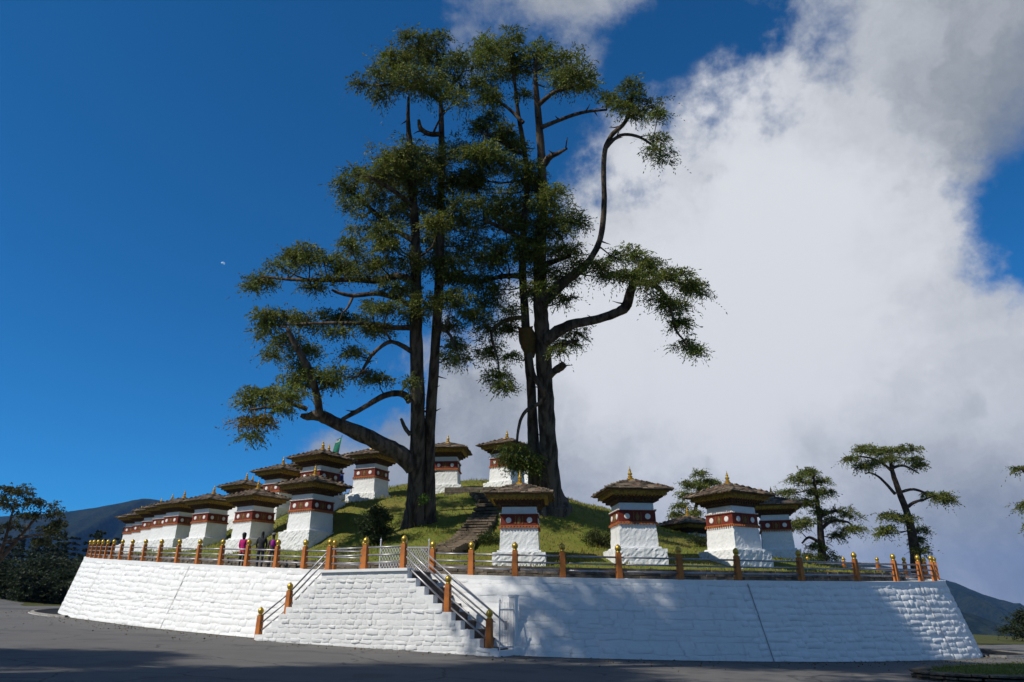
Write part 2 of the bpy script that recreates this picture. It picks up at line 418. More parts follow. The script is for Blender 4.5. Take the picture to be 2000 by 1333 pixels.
# lawn as a grid clipped to the inside
xs = np.arange(-45, 27, .6); ys = np.arange(26, 100, .6)
vid = {}; V = []; Fc = []
ED = {}
for j, y in enumerate(ys):
    for i, x in enumerate(xs): ED[i, j] = edge_dist(x, y)
def vert(i, j):
    if (i, j) not in vid:
        x, y = xs[i], ys[j]; e = ED[i, j]
        if e < KERB_IN:      # pull on to the kerb line
            k = int(np.hypot(TOPXY[:, 0] - x, TOPXY[:, 1] - y).argmin()); p = top_pt(k, BATTER + KERB_IN); x, y = p.x, p.y
        vid[i, j] = len(V); V.append((x, y, lawn_z(x, y)))
    return vid[i, j]
for j in range(len(ys) - 1):
    for i in range(len(xs) - 1):
        c = [(i, j), (i + 1, j), (i + 1, j + 1), (i, j + 1)]
        if sum(ED[q] >= KERB_IN for q in c) >= 2: Fc.append(tuple(vert(*q) for q in c))
lawn = link('grass_mound', pydata('grass_mound', V, Fc, True), 'grass'); tag(lawn, kind='structure')
# deck sheet
V = []; Fc = []
ins = [.0, .35, KERB_IN + .5, 4.5]
for i in range(NB + 1):
    for k, q in enumerate(ins):
        p = top_pt(i % NB, BATTER + q); V.append((p.x, p.y, deck_z(p.x, p.y) - (.02 if k < 2 else .02)))
m4 = len(ins)
for i in range(NB):
    for k in range(m4 - 1): Fc.append((i * m4 + k, (i + 1) * m4 + k, (i + 1) * m4 + k + 1, i * m4 + k + 1))
tag(link('terrace_paving', pydata('terrace_paving', V, Fc), 'concrete'), kind='structure')

# ------------------------------------------------------------------ retaining wall with its stones
def stone_variant(k):
    r = random.Random(100 + k); tl, tm = r.uniform(-1, 1), r.uniform(-1, 1); nx, ny = 6, 5; v = []; f = []; GX = [-.5, -.41, -.15, .15, .41, .5]; GY = [-.5, -.38, 0, .38, .5]
    for j in range(ny):
        for i in range(nx):
            ex = i in (0, nx - 1); ey = j in (0, ny - 1)
            x = GX[i]; y = GY[j]
            if not ex: x += r.uniform(-.03, .03)
            if not ey: y += r.uniform(-.04, .04)
            if ex and ey: x *= .90; y *= .86
            x += r.uniform(-.03, .03); y += r.uniform(-.07, .07)
            z = -.5 if (ex or ey) else r.uniform(.35, .75) + .35 * tl * x + .3 * tm * y
            v.append((x, y, z))
    for j in range(ny - 1):
        for i in range(nx - 1): f.append((j * nx + i, j * nx + i + 1, (j + 1) * nx + i + 1, (j + 1) * nx + i))
    return v, f
SV = [stone_variant(k) for k in range(14)]
SM = []
for k, (v, f) in enumerate(SV):
    me = pydata('stone', v, f, True); me.materials.append(M['whitewash']); SM.append(me)
def lay_stones(parent, places, limit, rest_name='stonework'):
    """places: (matrix, priority). nearest `limit` become parts, the rest one mesh"""
    places.sort(key=lambda q: q[1])
    mb = MB()
    for n, (mat, _) in enumerate(places):
        k = random.randrange(len(SM))
        if n < limit:
            o = bpy.data.objects.new('stone', SM[k]); COL.objects.link(o); o.parent = parent; o.matrix_local = mat
        else:
            v, f = SV[k]; mb.add([mat @ Vector(q) for q in v], f)
    if mb.v: tag(mb.obj(rest_name, 'whitewash', parent, True), kind='stuff')
wall = empty('retaining_wall', (0, 0, 0), 0, 'long curved whitewashed stone retaining wall holding up the terrace', 'wall')
V = []; Fc = []
hs_ = [0, .25, .5, .75, 1.0]
for i in range(NB + 1):
    for h in hs_:
        p, T, U, N = wall_at(i % NB, h); V.append(p)
nh = len(hs_)
for i in range(NB):
    for k in range(nh - 1): Fc.append((i * nh + k, (i + 1) * nh + k, (i + 1) * nh + k + 1, i * nh + k + 1))
link('wall_core', pydata('wall_core', V, Fc, True), 'whitewash', wall)
# coping along the top
mb = MB(); prof = [(-.06, -.14), (-.06, .05), (.34, .05), (.34, -.05)]
for i in range(NB + 1):
    for q, z in prof:
        p = top_pt(i % NB, BATTER + q); mb.v.append((p.x, p.y, p.z + z)); mb.tint.append((1, 1, 1))
for i in range(NB):
    for k in range(3): mb.f.append((i * 4 + k, (i + 1) * 4 + k, (i + 1) * 4 + k + 1, i * 4 + k + 1))
mb.obj('coping', 'whitewash_smooth', wall)
# the stretch the photograph shows
vis = [i for i in range(NB) if (BASE[i].y < 72 and BASE[i].x < -20) or BASE[i].y < 52]
def span(vis):
    s = sorted(vis)
    for a, b in zip(s, s[1:]):
        if b - a > 1: return b - NB, a
    return s[0], s[-1]
s0, s1 = span(vis)
def face_for_px(px, lo, hi):
    return min((abs(proj(wall_at(k / 4, 1.0)[0])[0] - px), k / 4) for k in range(int(lo) * 4, int(hi) * 4))[1]
i_fr = near_index(0, 27)
JOINTS = [face_for_px(372, s0 + 20, i_fr), face_for_px(1460, i_fr, i_fr + 50), face_for_px(1790, i_fr, i_fr + 66), face_for_px(205, s0 + 36, i_fr)]
STAIR_GAP = None
places = []
h = 0.0; course = 0
while h < .955:
    dh = random.uniform(.062, .098); s = s0 + random.random(); wa, wb = random.uniform(0, 6), random.uniform(.12, .3)
    while s < s1:
        L = random.choice((random.uniform(.25, .6), random.uniform(.5, 1.2)))           # metres
        ds = L / .5
        if any(s - .06 < j < s + ds + .06 for j in JOINTS):
            j = [j for j in JOINTS if s - .06 < j < s + ds + .06][0]
            ds = max(.3, j - .05 - s); L = ds * .5; nxt = j + .08
        else: nxt = s + ds
        hh = h + dh / 2 + random.uniform(-.015, .015) + .012 * math.sin(s * wb + wa)
        p, T, U, N = wall_at(s + ds / 2, min(hh, .97), .012)
        H = dh * 3.35
        rot = Matrix.Rotation(random.uniform(-.055, .055), 4, 'Z')
        m = Matrix((T, U, N)).transposed().to_4x4(); m = Matrix.Translation(p) @ m @ rot @ Matrix.Diagonal((L * .985, H * random.uniform(.75, 1.2), random.choice((.014, .024, .036)) * random.uniform(.7, 1.25), 1))
        places.append((m, p.length)); s = nxt
    h += dh * .985
lay_stones(wall, places, 300)
for j in JOINTS:      # dark expansion joints
    mb = MB(); vv = []
    for h in (0.0, .5, .985):
        p, T, U, N = wall_at(j, h, .034); vv += [p - T * .018, p + T * .018]
    mb.add(vv, [(0, 1, 3, 2), (2, 3, 5, 4)]); mb.obj('expansion_joint', 'concrete', wall)
gi = [tuple(BASE[i % NB] + Vector((0, 0, road_z(BASE[i % NB].x, BASE[i % NB].y) + .008))) for i in range(NB + 1)]
go = []
for i in range(NB + 1):
    q = BASE[i % NB] - inward(i % NB) * (.22 + .10 * math.sin(i * .7) * math.sin(i * .23)); go.append((q.x, q.y, road_z(q.x, q.y) + .008))
tag(link('gutter', band('gutter', go, gi, None, 0), 'gutter_dirt'), kind='structure')
# kerb of dry stone at the foot of the lawn
kerb = empty('dry_stone_kerb', (0, 0, 0), 0, 'low dark dry-stone kerb edging the lawn behind the railing', 'kerb')
mb = MB()
for row in range(3):
    s = s0 + random.random()
    while s < s1:
        L = random.uniform(.25, .6); ds = L / .5
        k = s + ds / 2; i = int(k); p = top_pt(i, BATTER + KERB_IN - .02 + random.uniform(-.03, .03)).lerp(top_pt(i + 1, BATTER + KERB_IN - .02), k - i)
        t = (top_pt(i + 1) - top_pt(i)).normalized(); a = math.atan2(t.y, t.x)
        c = random.uniform(.55, 1.25)
        mb.box((p.x, p.y, p.z + .06 + row * .135), (L * .96, random.uniform(.2, .34), random.uniform(.10, .14)), Matrix.Rotation(a + random.uniform(-.06, .06), 3, 'Z'), random.uniform(.9, 1), (c, c * .97, c * .93))
        s += ds
tag(mb.obj('stonework', 'dry_stone', kerb, tint=True), kind='stuff')
# drain channel and white edged kerb at the foot of the wall, left and right ends
def foot_kerb(name, i0, i1, offs, label):
    e = empty(name, (0, 0, 0), 0, label, 'kerb'); a = []; mb = MB(); ml = MB()
    n = abs(i1 - i0); rows = []
    for k in range(n + 1):
        i = i0 + k; f = offs * math.sin(math.pi * min(1, max(0, k / n))) ** .6 + .12
        q = BASE[i % NB] - inward(i % NB) * f; d = -inward(i % NB)
        z = road_z(q.x, q.y)
        rows.append([(q.x - d.x * .0, q.y - d.y * .0, z - .02), (q.x, q.y, z + .13), (q.x + d.x * .16, q.y + d.y * .16, z + .13), (q.x + d.x * .18, q.y + d.y * .18, z - .02)])
        ml.v += [(q.x + d.x * .20, q.y + d.y * .20, z + .012), (q.x + d.x * .34, q.y + d.y * .34, z + .012)]
    for r in rows: mb.v += r
    for k in range(n):
        for j in range(3): mb.f.append((k * 4 + j, k * 4 + j + 1, (k + 1) * 4 + j + 1, (k + 1) * 4 + j))
        ml.f.append((2 * k, 2 * k + 1, 2 * k + 3, 2 * k + 2))
    mb.tint = [(1, 1, 1)] * len(mb.v); mb.obj('kerb_stone', 'concrete', e); ml.obj('edge_line', 'white_line', e)
    # earth between kerb and wall
    me = MB()
    for k in range(n + 1):
        i = i0 + k; f = offs * math.sin(math.pi * min(1, max(0, k / n))) ** .6 + .12
        b = BASE[i % NB]; q = b - inward(i % NB) * f; z = road_z(q.x, q.y); me.v += [(b.x, b.y, z + .05), (q.x, q.y, z + .07)]
    for k in range(n): me.f.append((2 * k, 2 * k + 1, 2 * k + 3, 2 * k + 2))
    me.tint = []; me.obj('drain_bed', 'dry_stone', e)
iL0, iL1 = near_index(-42, 78), near_index(-28.5, 49.2)
foot_kerb('drain_kerb', iL0, iL0 + (iL1 - iL0) % NB, 1.6, 'curved concrete drain kerb with white edge line at left wall foot')
iR0, iR1 = near_index(23.4, 39), near_index(26, 52)
foot_kerb('drain_kerb', iR0, iR0 + (iR1 - iR0) % NB, 2.6, 'curved concrete drain kerb with white edge line at right wall foot')

# ------------------------------------------------------------------ stair block
SL = Vector((-10.25, 30.85, 0)); SR = Vector((-.62, 26.3, 0))
UD = (SR - SL).normalized(); ND = Vector((UD.y, -UD.x, 0))      # towards the camera
LEN = (SR - SL).length
def u_of_px(px):
    best = min(((abs(proj((*(SL + UD * (LEN * k / 400)).xy, 1.5))[0] - px)), k) for k in range(-20, 421)); return LEN * best[1] / 400
u_l, u_r = u_of_px(622), u_of_px(792)       # the landing
cL = SL + UD * (u_l + u_r) / 2
ZTOP = deck_z(cL.x, cL.y + 1.2) + .03
DEPTH = 1.45
stair = empty('stair_block', SL, math.atan2(UD.y, UD.x), 'whitewashed rubble double staircase climbing to the terrace from both sides', 'staircase')
def gz(u): q = SL + UD * u; return road_z(q.x, q.y) - .04
NS = 9
u_r1 = LEN - .15; u_l1 = .15
steps = []      # (u0,u1,ztop)
zr = gz(LEN); hr = (ZTOP - zr) / (NS + 1)
for k in range(NS): steps.append((u_r + (u_r1 - u_r) * k / NS, u_r + (u_r1 - u_r) * (k + 1) / NS, ZTOP - hr * (k + 1)))
zl = gz(0); hl = (ZTOP - zl) / (NS + 1)
for k in range(NS): steps.append((u_l - (u_l - u_l1) * (k + 1) / NS, u_l - (u_l - u_l1) * k / NS, ZTOP - hl * (k + 1)))
# cheek wall (front), stepped outline following the flights, then solid treads behind it
prof = [(0.0, gz(0))]
for (a, b, z) in sorted([s for s in steps if s[1] <= u_l + 1e-6]): prof += [(a if a > .2 else 0.0, z), (b, z)]
prof += [(u_l, ZTOP), (u_r, ZTOP)]
for (a, b, z) in sorted([s for s in steps if s[0] >= u_r - 1e-6]): prof += [(a, z), (b if b < LEN - .2 else LEN, z)]
prof += [(LEN, gz(LEN))]
def prism(prof, y0, y1):
    n = len(prof); v = [(u, y0, z) for u, z in prof] + [(u, y1, z) for u, z in prof]
    f = [tuple(range(n)), tuple(range(2 * n - 1, n - 1, -1))] + [(i, i + n, (i + 1) % n + n, (i + 1) % n) for i in range(n)]
    return v, f
v, f = prism([(u, z - .004) for u, z in prof], 0.0, .32); link('cheek_wall', pydata('cheek_wall', v, f), 'whitewash', stair)
v, f = prism([(0.0, gz(0)), (0.0, gz(0) + .1)] + [(u, z - .03) for u, z in prof[1:-1]] + [(LEN, gz(LEN))], .32, DEPTH + .9)
link('stair_core', pydata('stair_core', v, f), 'treads', stair)
for (a, b, z) in steps:
    mb = MB(); mb.box(((a + b) / 2 + (.0), .33 + (DEPTH - .33) / 2, z - .025), (b - a + .04, DEPTH - .34, .05)); mb.obj('tread', 'treads', stair)
mb = MB(); mb.box(((u_l + u_r) / 2, DEPTH / 2 + .3, ZTOP - .03), (u_r - u_l - .02, DEPTH + .56, .07)); mb.obj('landing', 'concrete', stair)
mb = MB(); mb.box(((u_l + u_r) / 2, .12, ZTOP + .03), (u_r - u_l + .1, .44, .10)); mb.obj('landing_coping', 'whitewash_smooth', stair)
mb = MB(); mb.box((LEN + .06, DEPTH / 2, gz(LEN) + .10), (.34, DEPTH + .1, .22)); mb.obj('bottom_step', 'whitewash_smooth', stair)
# rubble on the block's front
def top_of(u):
    for i in range(len(prof) - 1):
        if prof[i][0] <= u <= prof[i + 1][0] and prof[i + 1][0] > prof[i][0]: return prof[i][1]
    return 0
pl = []; z = min(gz(0), gz(LEN)) - .02
while z < ZTOP - .05:
    dz = random.uniform(.11, .25); u = random.uniform(-.2, .05)
    while u < LEN:
        L = random.uniform(.18, .42) + (dz if random.random() < .4 else 0) * 1.3; uc = u + L / 2
        t = min(top_of(max(.01, u + .04)), top_of(min(LEN - .01, u + L - .04)))
        if u > -.02 and u + L < LEN + .02 and z + dz * .75 < t + .02 and z + dz > gz(uc):
            zt = min(z + dz, t - .005); hh = zt - z
            m = Matrix.Translation((uc, -.006, z + hh / 2)) @ Matrix.Rotation(math.pi / 2, 4, 'X') @ Matrix.Rotation(random.uniform(-.14, .14), 4, 'Z') @ Matrix.Diagonal((L * .98, hh * random.uniform(.85, 1.15), random.choice((.02, .032, .046)) * random.uniform(.7, 1.3), 1))
            pl.append((m, random.random()))
        u += L
    z += dz * .97
lay_stones(stair, pl, 300)

# ------------------------------------------------------------------ railings
def mk_post():
    mb = MB(); mb.frustum(0, .98, .108, .09); sh = mb.mesh('post'); sh.materials.append(M['orange_paint'])
    b = MB(); b.lathe([(.085, .98), (.10, 1.0), (.075, 1.03), (.075, 1.05), (.108, 1.085), (.122, 1.14), (.115, 1.195), (.085, 1.245), (.035, 1.285), (.008, 1.31)], 14)
    bl = b.mesh('gold_ball', True); bl.materials.append(M['gold']); return sh, bl
POST, BALL = mk_post()
def add_post(parent, p, a, s=1.0, drop=0.0):
    o = link('post', POST, None, parent); o.location = Vector(p) - Vector((0, 0, drop)); o.rotation_euler = (0, 0, a); o.scale = (s, s, s * (1 + drop))
    b = link('gold_ball', BALL, None, o); return o
def add_rails(parent, p, q, hs=(.30, .56, .82), r=.034):
    for h in hs:
        mb = MB(); mb.tube([Vector(p) + Vector((0, 0, h)), Vector(q) + Vector((0, 0, h))], r, 8); mb.obj('rail', 'rail_metal', parent, True)
def top_for_px(px, lo, hi, inset=.16):
    best = None
    for k in range(int(lo) * 4, int(hi) * 4):
        i = k / 4; a = int(math.floor(i)); p = top_pt(a, BATTER + inset).lerp(top_pt(a + 1, BATTER + inset), i - a)
        e = abs(proj(p)[0] - px)
        if best is None or e < best[0]: best = (e, p, i)
    return best[1], best[2]
def wall_yaw(i):
    t = (top_pt(int(i) + 1) - top_pt(int(i))).normalized(); return math.atan2(t.y, t.x)
i_mid = near_index(-5, 29)
i_right_end = near_index(25.9, 47); i_left_end = near_index(-41.5, 72)
if i_left_end > i_mid: i_left_end -= NB
railR = empty('terrace_railing', (0, 0, 0), 0, 'orange post railing with gold balls along the right side of the terrace', 'railing')
railL = empty('terrace_railing', (0, 0, 0), 0, 'orange post railing with gold balls along the left side of the terrace', 'railing')
def run(parent, pxs, lo, hi, extra=()):
    prev = None
    pts = []
    for px in pxs:
        p, i = top_for_px(px, lo, hi); pts.append((p, i))
    for i in extra: pts.append((top_pt(int(i), BATTER + .16), i))
    for p, i in pts:
        add_post(parent, p, wall_yaw(i))
        if prev is not None: add_rails(parent, prev, p)
        prev = p
    return pts
i_sil_r = max(range(i_mid, i_right_end + 12), key=lambda i: proj(top_pt(i, BATTER + .16))[0])
R_pts = run(railR, [842, 921, 1006, 1097, 1208, 1327, 1445, 1565, 1675, 1752, 1800, 1826], i_mid, i_sil_r, [i_sil_r + 5, i_sil_r + 10, i_sil_r + 16, i_sil_r + 22, i_sil_r + 29, i_sil_r + 36])
i_sil_l = min(range(i_left_end, i_mid), key=lambda i: proj(top_pt(i, BATTER + .16))[0])
L_pts = run(railL, [591, 537, 480, 429, 385, 344, 309, 278, 253, 233, 217, 205, 195, 186, 178, 171], i_sil_l, i_mid, [i_sil_l - 4, i_sil_l - 9])
# railings of the stairs, in the stair block's own place
srail = empty('stair_railing', SL, math.atan2(UD.y, UD.x), 'orange post railing with grey rails down the right flight of stairs', 'railing')
def lp(u, y, z): return Vector((u, y, z))
uP = [u_of_px(q) for q in (779, 870, 952)]
zP = [ZTOP + .06, next((z for a, b, z in steps if a <= uP[1] <= b), 1), next((z for a, b, z in steps if a <= uP[2] <= b), .3)]
pr = [lp(u, .14, z) for u, z in zip(uP, zP)]
for p in pr[1:]: add_post(srail, p - Vector((0, 0, .05)), 0)
for a, b in zip(pr, pr[1:]):
    add_rails(srail, a, b, (.22, .52, .80))
back = [Vector((p.x, DEPTH - .1, p.z)) for p in pr]
for h in (.5, .8):
    mb = MB(); mb.tube([back[0] + Vector((0, 0, h)), back[2] + Vector((0, 0, h))], .028, 8); mb.obj('rail', 'rail_metal', srail, True)
mb = MB(); mb.box((back[2].x + .05, back[2].y, back[2].z + .4), (.06, .06, .9)); mb.obj('rail_stanchion', 'rail_metal', srail)
srl = empty('stair_railing', SL, math.atan2(UD.y, UD.x), 'orange post railing with grey rails down the left flight of stairs', 'railing')
uQ = [u_of_px(q) for q in (630, 558, 505)]
zQ = [ZTOP + .06, next((z for a, b, z in steps if a <= uQ[1] <= b), 1), next((z for a, b, z in steps if a <= uQ[2] <= b), .4)]
pq = [lp(u, .14, z) for u, z in zip(uQ, zQ)]
for p in pq[1:]: add_post(srl, p - Vector((0, 0, .12)), 0)
for a, b in zip(pq, pq[1:]): add_rails(srl, a, b, (.22, .52, .80))
land = empty('landing_railing', SL, math.atan2(UD.y, UD.x), 'short orange post railing across the front of the stair landing', 'railing')
lpts = [lp(u_of_px(q), .14, ZTOP + .07) for q in (630, 702, 779)]
for p in lpts: add_post(land, p - Vector((0, 0, .05)), 0, .97)
for a, b in zip(lpts, lpts[1:]): add_rails(land, a, b, (.24, .52, .80))
# posts at the back of the landing, where the terrace railing is broken by the entrance
add_post(railL, top_for_px(650, i_sil_l, i_mid + 14)[0], wall_yaw(i_mid)); add_post(railL, top_for_px(708, i_sil_l, i_mid + 14)[0], wall_yaw(i_mid))
pa, pb = top_for_px(591, i_sil_l, i_mid + 14)[0], top_for_px(650, i_sil_l, i_mid + 14)[0]; add_rails(railL, pa, pb); add_rails(railL, pb, top_for_px(708, i_sil_l, i_mid + 14)[0])

# ------------------------------------------------------------------ gates
def gate(name, label, p, yaw, w_, h_, kind):
    g = empty(name, p, yaw, label, 'gate')
    for x in (0, w_):
        mb = MB(); mb.box((x, 0, h_ / 2 + .04), (.04, .04, h_ + .08)); mb.lathe([(.03, 0), (.04, .02), (.012, .07), (.004, .12)], 8, (x, 0, h_ + .08)); mb.obj('gate_post', 'white_metal', g)
    for z in (.08, h_ * .86):
        mb = MB(); mb.box((w_ / 2, 0, z), (w_ - .06, .035, .045)); mb.obj('cross_bar', 'white_metal', g)
    if kind == 'lattice':
        n = 9
        for k in range(-4, n):
            for sgn in (1, -1):
                x0 = w_ * k / n; x1 = x0 + (h_ * .75) * .6; z0, z1 = .1, .1 + h_ * .75
                a, b = (x0, z0), (x1, z1)
                def clip(a, b):
                    (xa, za), (xb, zb) = a, b
                    ta = max(0, (.04 - xa) / (xb - xa)); tb = min(1, (w_ - .04 - xa) / (xb - xa))
                    if tb - ta < .08: return None
                    return (xa + (xb - xa) * ta, za + (zb - za) * ta), (xa + (xb - xa) * tb, za + (zb - za) * tb)
                c = clip(a, b)
                if c is None: continue
                (xa, za), (xb, zb) = c
                if sgn < 0: xa, xb = w_ - xa, w_ - xb
                mb = MB(); mb.tube([(xa, .006 * sgn, za), (xb, .006 * sgn, zb)], .011, 5); mb.obj('lattice_bar', 'white_metal', g)
    else:
        n = int(w_ / .095)
        for k in range(1, n):
            x = w_ * k / n; mb = MB(); mb.tube([(x, 0, .04), (x, 0, h_ + random.uniform(.02, .05))], .009, 5); mb.obj('bar', 'white_metal', g)
    return g
g0, _ = top_for_px(742, i_sil_l, i_mid + 20); g1, ig = top_for_px(788, i_sil_l, i_mid + 20)
gate('entrance_gate', 'white metal lattice gate leaf at the head of the stairs, left leaf', g0, wall_yaw(ig), (g1 - g0).length, 1.2, 'lattice')
g2, _ = top_for_px(830, i_sil_l, i_mid + 24)
gate('entrance_gate', 'white metal lattice gate leaf standing open at stair head, right leaf', g1 + Vector((.05, .05, 0)), wall_yaw(ig) + R(28), (g2 - g1).length * .95, 1.2, 'lattice')
pR = SL + UD * (LEN + .05) ; pR.z = gz(LEN) + .22
gate('foot_gate', 'white barred gate standing open at the foot of the right flight', pR + (-ND) * .35, math.atan2(-ND.y, -ND.x) - R(8), 1.05, 1.5, 'bars')
pil = SL + UD * (LEN + .12) - ND * (DEPTH - .12); pil.z = gz(LEN) - .02
mb = MB(); mb.box((0, 0, .98), (.24, .24, 1.96)); mb.box((0, 0, 2.0), (.30, .30, .07)); o = mb.obj('gate_pillar', 'whitewash_smooth'); o.location = pil; o.rotation_euler = (0, 0, math.atan2(UD.y, UD.x))
tag(o, 'plain white gate pillar against the wall at the right stair foot', 'pillar')
pG = SL + UD * .5 - ND * 1.2; pG.z = gz(.5) + .1
gate('foot_gate', 'thin white barred gate behind the left flight of stairs', pG, math.atan2(UD.y, UD.x), 1.2, 1.55, 'bars')

# ------------------------------------------------------------------ chortens
def rough_block(name, z0, z1, a, b, amp, n=9, seed=0):
    """tapered square block, faces finely cut and pushed in and out like painted rubble"""
    r = random.Random(seed); v = []; f = []; nz = max(3, int((z1 - z0) / .11))
    for k in range(nz + 1):
        t = k / nz; hw = a + (b - a) * t; zz = z0 + (z1 - z0) * t
        for s in range(4):
            for i in range(n):
                q = -1 + 2 * i / n; x, y = [(q, -1), (1, q), (-q, 1), (-1, -q)][s]
                d = 1 + (r.uniform(-amp, amp) / hw)
                v.append((x * hw * d, y * hw * d, zz + (r.uniform(-.02, .02) if 0 < k < nz else 0)))
    m = 4 * n
    for k in range(nz):
        for i in range(m): f.append((k * m + i, k * m + (i + 1) % m, (k + 1) * m + (i + 1) % m, (k + 1) * m + i))
    f.append(tuple(nz * m + i for i in range(m))); f.append(tuple(range(m))[::-1])
    return pydata(name, v, f)
def chorten_meshes():
    P = []
    def put(name, mb_or_me, mat, par=None, smooth=False, tint=False, loc=None, rz=0.0, kind=None):
        me = mb_or_me if isinstance(mb_or_me, bpy.types.Mesh) else mb_or_me.mesh(name, smooth, tint)
        if not me.materials: me.materials.append(M[mat])
        P.append((name, me, par, loc, rz, kind)); return len(P) - 1
    put('plinth', rough_block('plinth', -.9, .42, 1.22, 1.18, .022, 20, 3), 'whitewash')
    put('plinth_step', rough_block('plinth_step', .42, .52, 1.0, .98, .012, 14, 4), 'whitewash')
    put('body', rough_block('body', .52, 1.56, .895, .845, .010, 16, 5), 'whitewash')
    mb = MB(); mb.frustum(1.62, 2.08, .855, .845); mb.frustum(2.08, 2.13, .885, .885); band_i = put('red_band', mb, 'red_band')
    mb = MB()      # drip course of little bricks
    mb.frustum(1.58, 1.62, .885, .885)
    for s in range(4):
        rot = Matrix.Rotation(s * math.pi / 2, 3, 'Z')
        for k in range(13):
            c = rot @ Vector((-.84 + 1.68 * k / 12, -.89, 1.54)); mb.box(c, (.075, .10, .10), rot)
    put('drip_course', mb, 'brick_red', band_i, kind='stuff')
    mb = MB()
    for s in range(4):
        rot = Matrix.Rotation(s * math.pi / 2, 3, 'Z')
        for k in range(16): mb.box(rot @ Vector((-.83 + 1.66 * k / 15, -.88, 2.15)), (.055, .07, .045), rot)
    put('bead_course', mb, 'disc_white', band_i, kind='stuff')
    d = MB(); d.lathe([(.128, 0), (.128, .03), (.10, .045)], 18); dm = d.mesh('disc'); dm.materials.append(M['disc_white'])
    mo = MB(); mo.add([(-.05, 0, -.17), (.05, 0, -.17), (.10, 0, 0), (0, 0, .19), (-.10, 0, 0), (0, -.04, 0)], [(0, 1, 5), (1, 2, 5), (2, 3, 5), (3, 4, 5), (4, 0, 5)]); mo.box((-.17, .0, 0), (.03, .03, .36)); mo.box((.17, .0, 0), (.03, .03, .36))
    mm = mo.mesh('motif'); mm.materials.append(M['motif_brown'])
    for s in range(4):
        rot = Matrix.Rotation(s * math.pi / 2, 3, 'Z')
        for x in (-.48, .48):
            P.append(('disc', dm, band_i, rot @ Vector((x, -.845, 1.85)), ('disc', s), None))
        P.append(('motif', mm, band_i, rot @ Vector((0, -.858, 1.85)), s * math.pi / 2, None))
    put('neck', rough_block('neck', 2.13, 2.46, .80, .79, .008, 8, 6), 'whitewash')
    mb = MB(); mb.frustum(2.46, 2.54, .83, .84); mb.frustum(2.54, 2.66, .93, .96); mb.frustum(2.66, 2.74, 1.03, 1.06)
    for s in range(4):
        rot = Matrix.Rotation(s * math.pi / 2, 3, 'Z')
        for k in range(12): mb.box(rot @ Vector((-.92 + 1.84 * k / 11, -.985, 2.60)), (.07, .09, .10), rot)
        for k in range(14): mb.box(rot @ Vector((-1.08 + 2.16 * k / 13, -1.10, 2.72)), (.07, .12, .09), rot)
    put('bracket_tier', mb, 'timber', kind='stuff')
    mb = MB(); mb.frustum(2.74, 2.80, 1.13, 1.15); mb.frustum(2.80, 2.975, 1.29, 1.31)
    for s in range(4):
        rot = Matrix.Rotation(s * math.pi / 2, 3, 'Z')
        for k in range(26): mb.box(rot @ Vector((-1.26 + 2.52 * k / 25, -1.315, 2.87 + (.0 if k % 2 else -.03))), (.045, .03, .15), rot)
    put('fascia', mb, 'gold_paint', kind='stuff')
    mb = MB(); E_, T_ = 1.50, .16; z0, z1 = 2.96, 3.52
    mb.add([(-E_, -E_, z0), (E_, -E_, z0), (E_, E_, z0), (-E_, E_, z0), (-E_, -E_, z0 + .05), (E_, -E_, z0 + .05), (E_, E_, z0 + .05), (-E_, E_, z0 + .05), (-T_, -T_, z1), (T_, -T_, z1), (T_, T_, z1), (-T_, T_, z1)],
           [(3, 2, 1, 0), (0, 1, 5, 4), (1, 2, 6, 5), (2, 3, 7, 6), (3, 0, 4, 7), (4, 5, 9, 8), (5, 6, 10, 9), (6, 7, 11, 10), (7, 4, 8, 11), (8, 9, 10, 11)])
    roof_i = put('roof', mb, 'eave_wood')
    rr = random.Random(9); sb = MB(); rows = 7
    for s in range(4):
        rot = Matrix.Rotation(s * math.pi / 2, 3, 'Z')
        for k in range(rows):
            t0 = k / rows; w0 = E_ + .09 + (T_ - E_) * t0; zz = z0 + .07 + (z1 - z0) * t0
            x = -w0
            while x < w0 - .05:
                L = rr.uniform(.2, .42); L = min(L, w0 - x)
                tilt = Matrix.Rotation(-math.atan2(z1 - z0, E_ - T_) * -1 * .9 + rr.uniform(-.07, .07), 3, 'X')
                g = rr.uniform(.5, 1.35); w_ = .0
                red = rr.random() < .12
                sb.box(rot @ Vector((x + L / 2, -(w0 - .15) + rr.uniform(-.04, .03), zz + .035 + rr.uniform(-.008, .02))), (L * rr.uniform(.9, 1.0), .34, rr.uniform(.03, .07)), rot @ tilt @ Matrix.Rotation(rr.uniform(-.07, .07), 3, 'Z'), 1.0, (g * (1.35 if red else 1), g * .95, g * .9))
                x += L
    put('slates', sb, 'slate', roof_i, tint=True, kind='stuff')
    for s in range(4):
        rot = Matrix.Rotation(s * math.pi / 2 + math.pi / 4, 3, 'Z')
    mb = MB(); mb.frustum(3.50, 3.58, .30, .28); mb.frustum(3.58, 3.66, .22, .17)
    fin = put('finial', mb, 'gold')
    mb = MB(); mb.lathe([(.15, 3.66), (.17, 3.70), (.10, 3.74), (.12, 3.79), (.07, 3.82), (.075, 3.86), (.11, 3.90), (.11, 3.94), (.06, 3.99), (.05, 4.03), (.075, 4.06), (.035, 4.10), (.045, 4.14), (.02, 4.18), (.004, 4.30)], 12)
    put('spire', mb, 'gold', fin, smooth=False)
    return P
CHM = chorten_meshes()
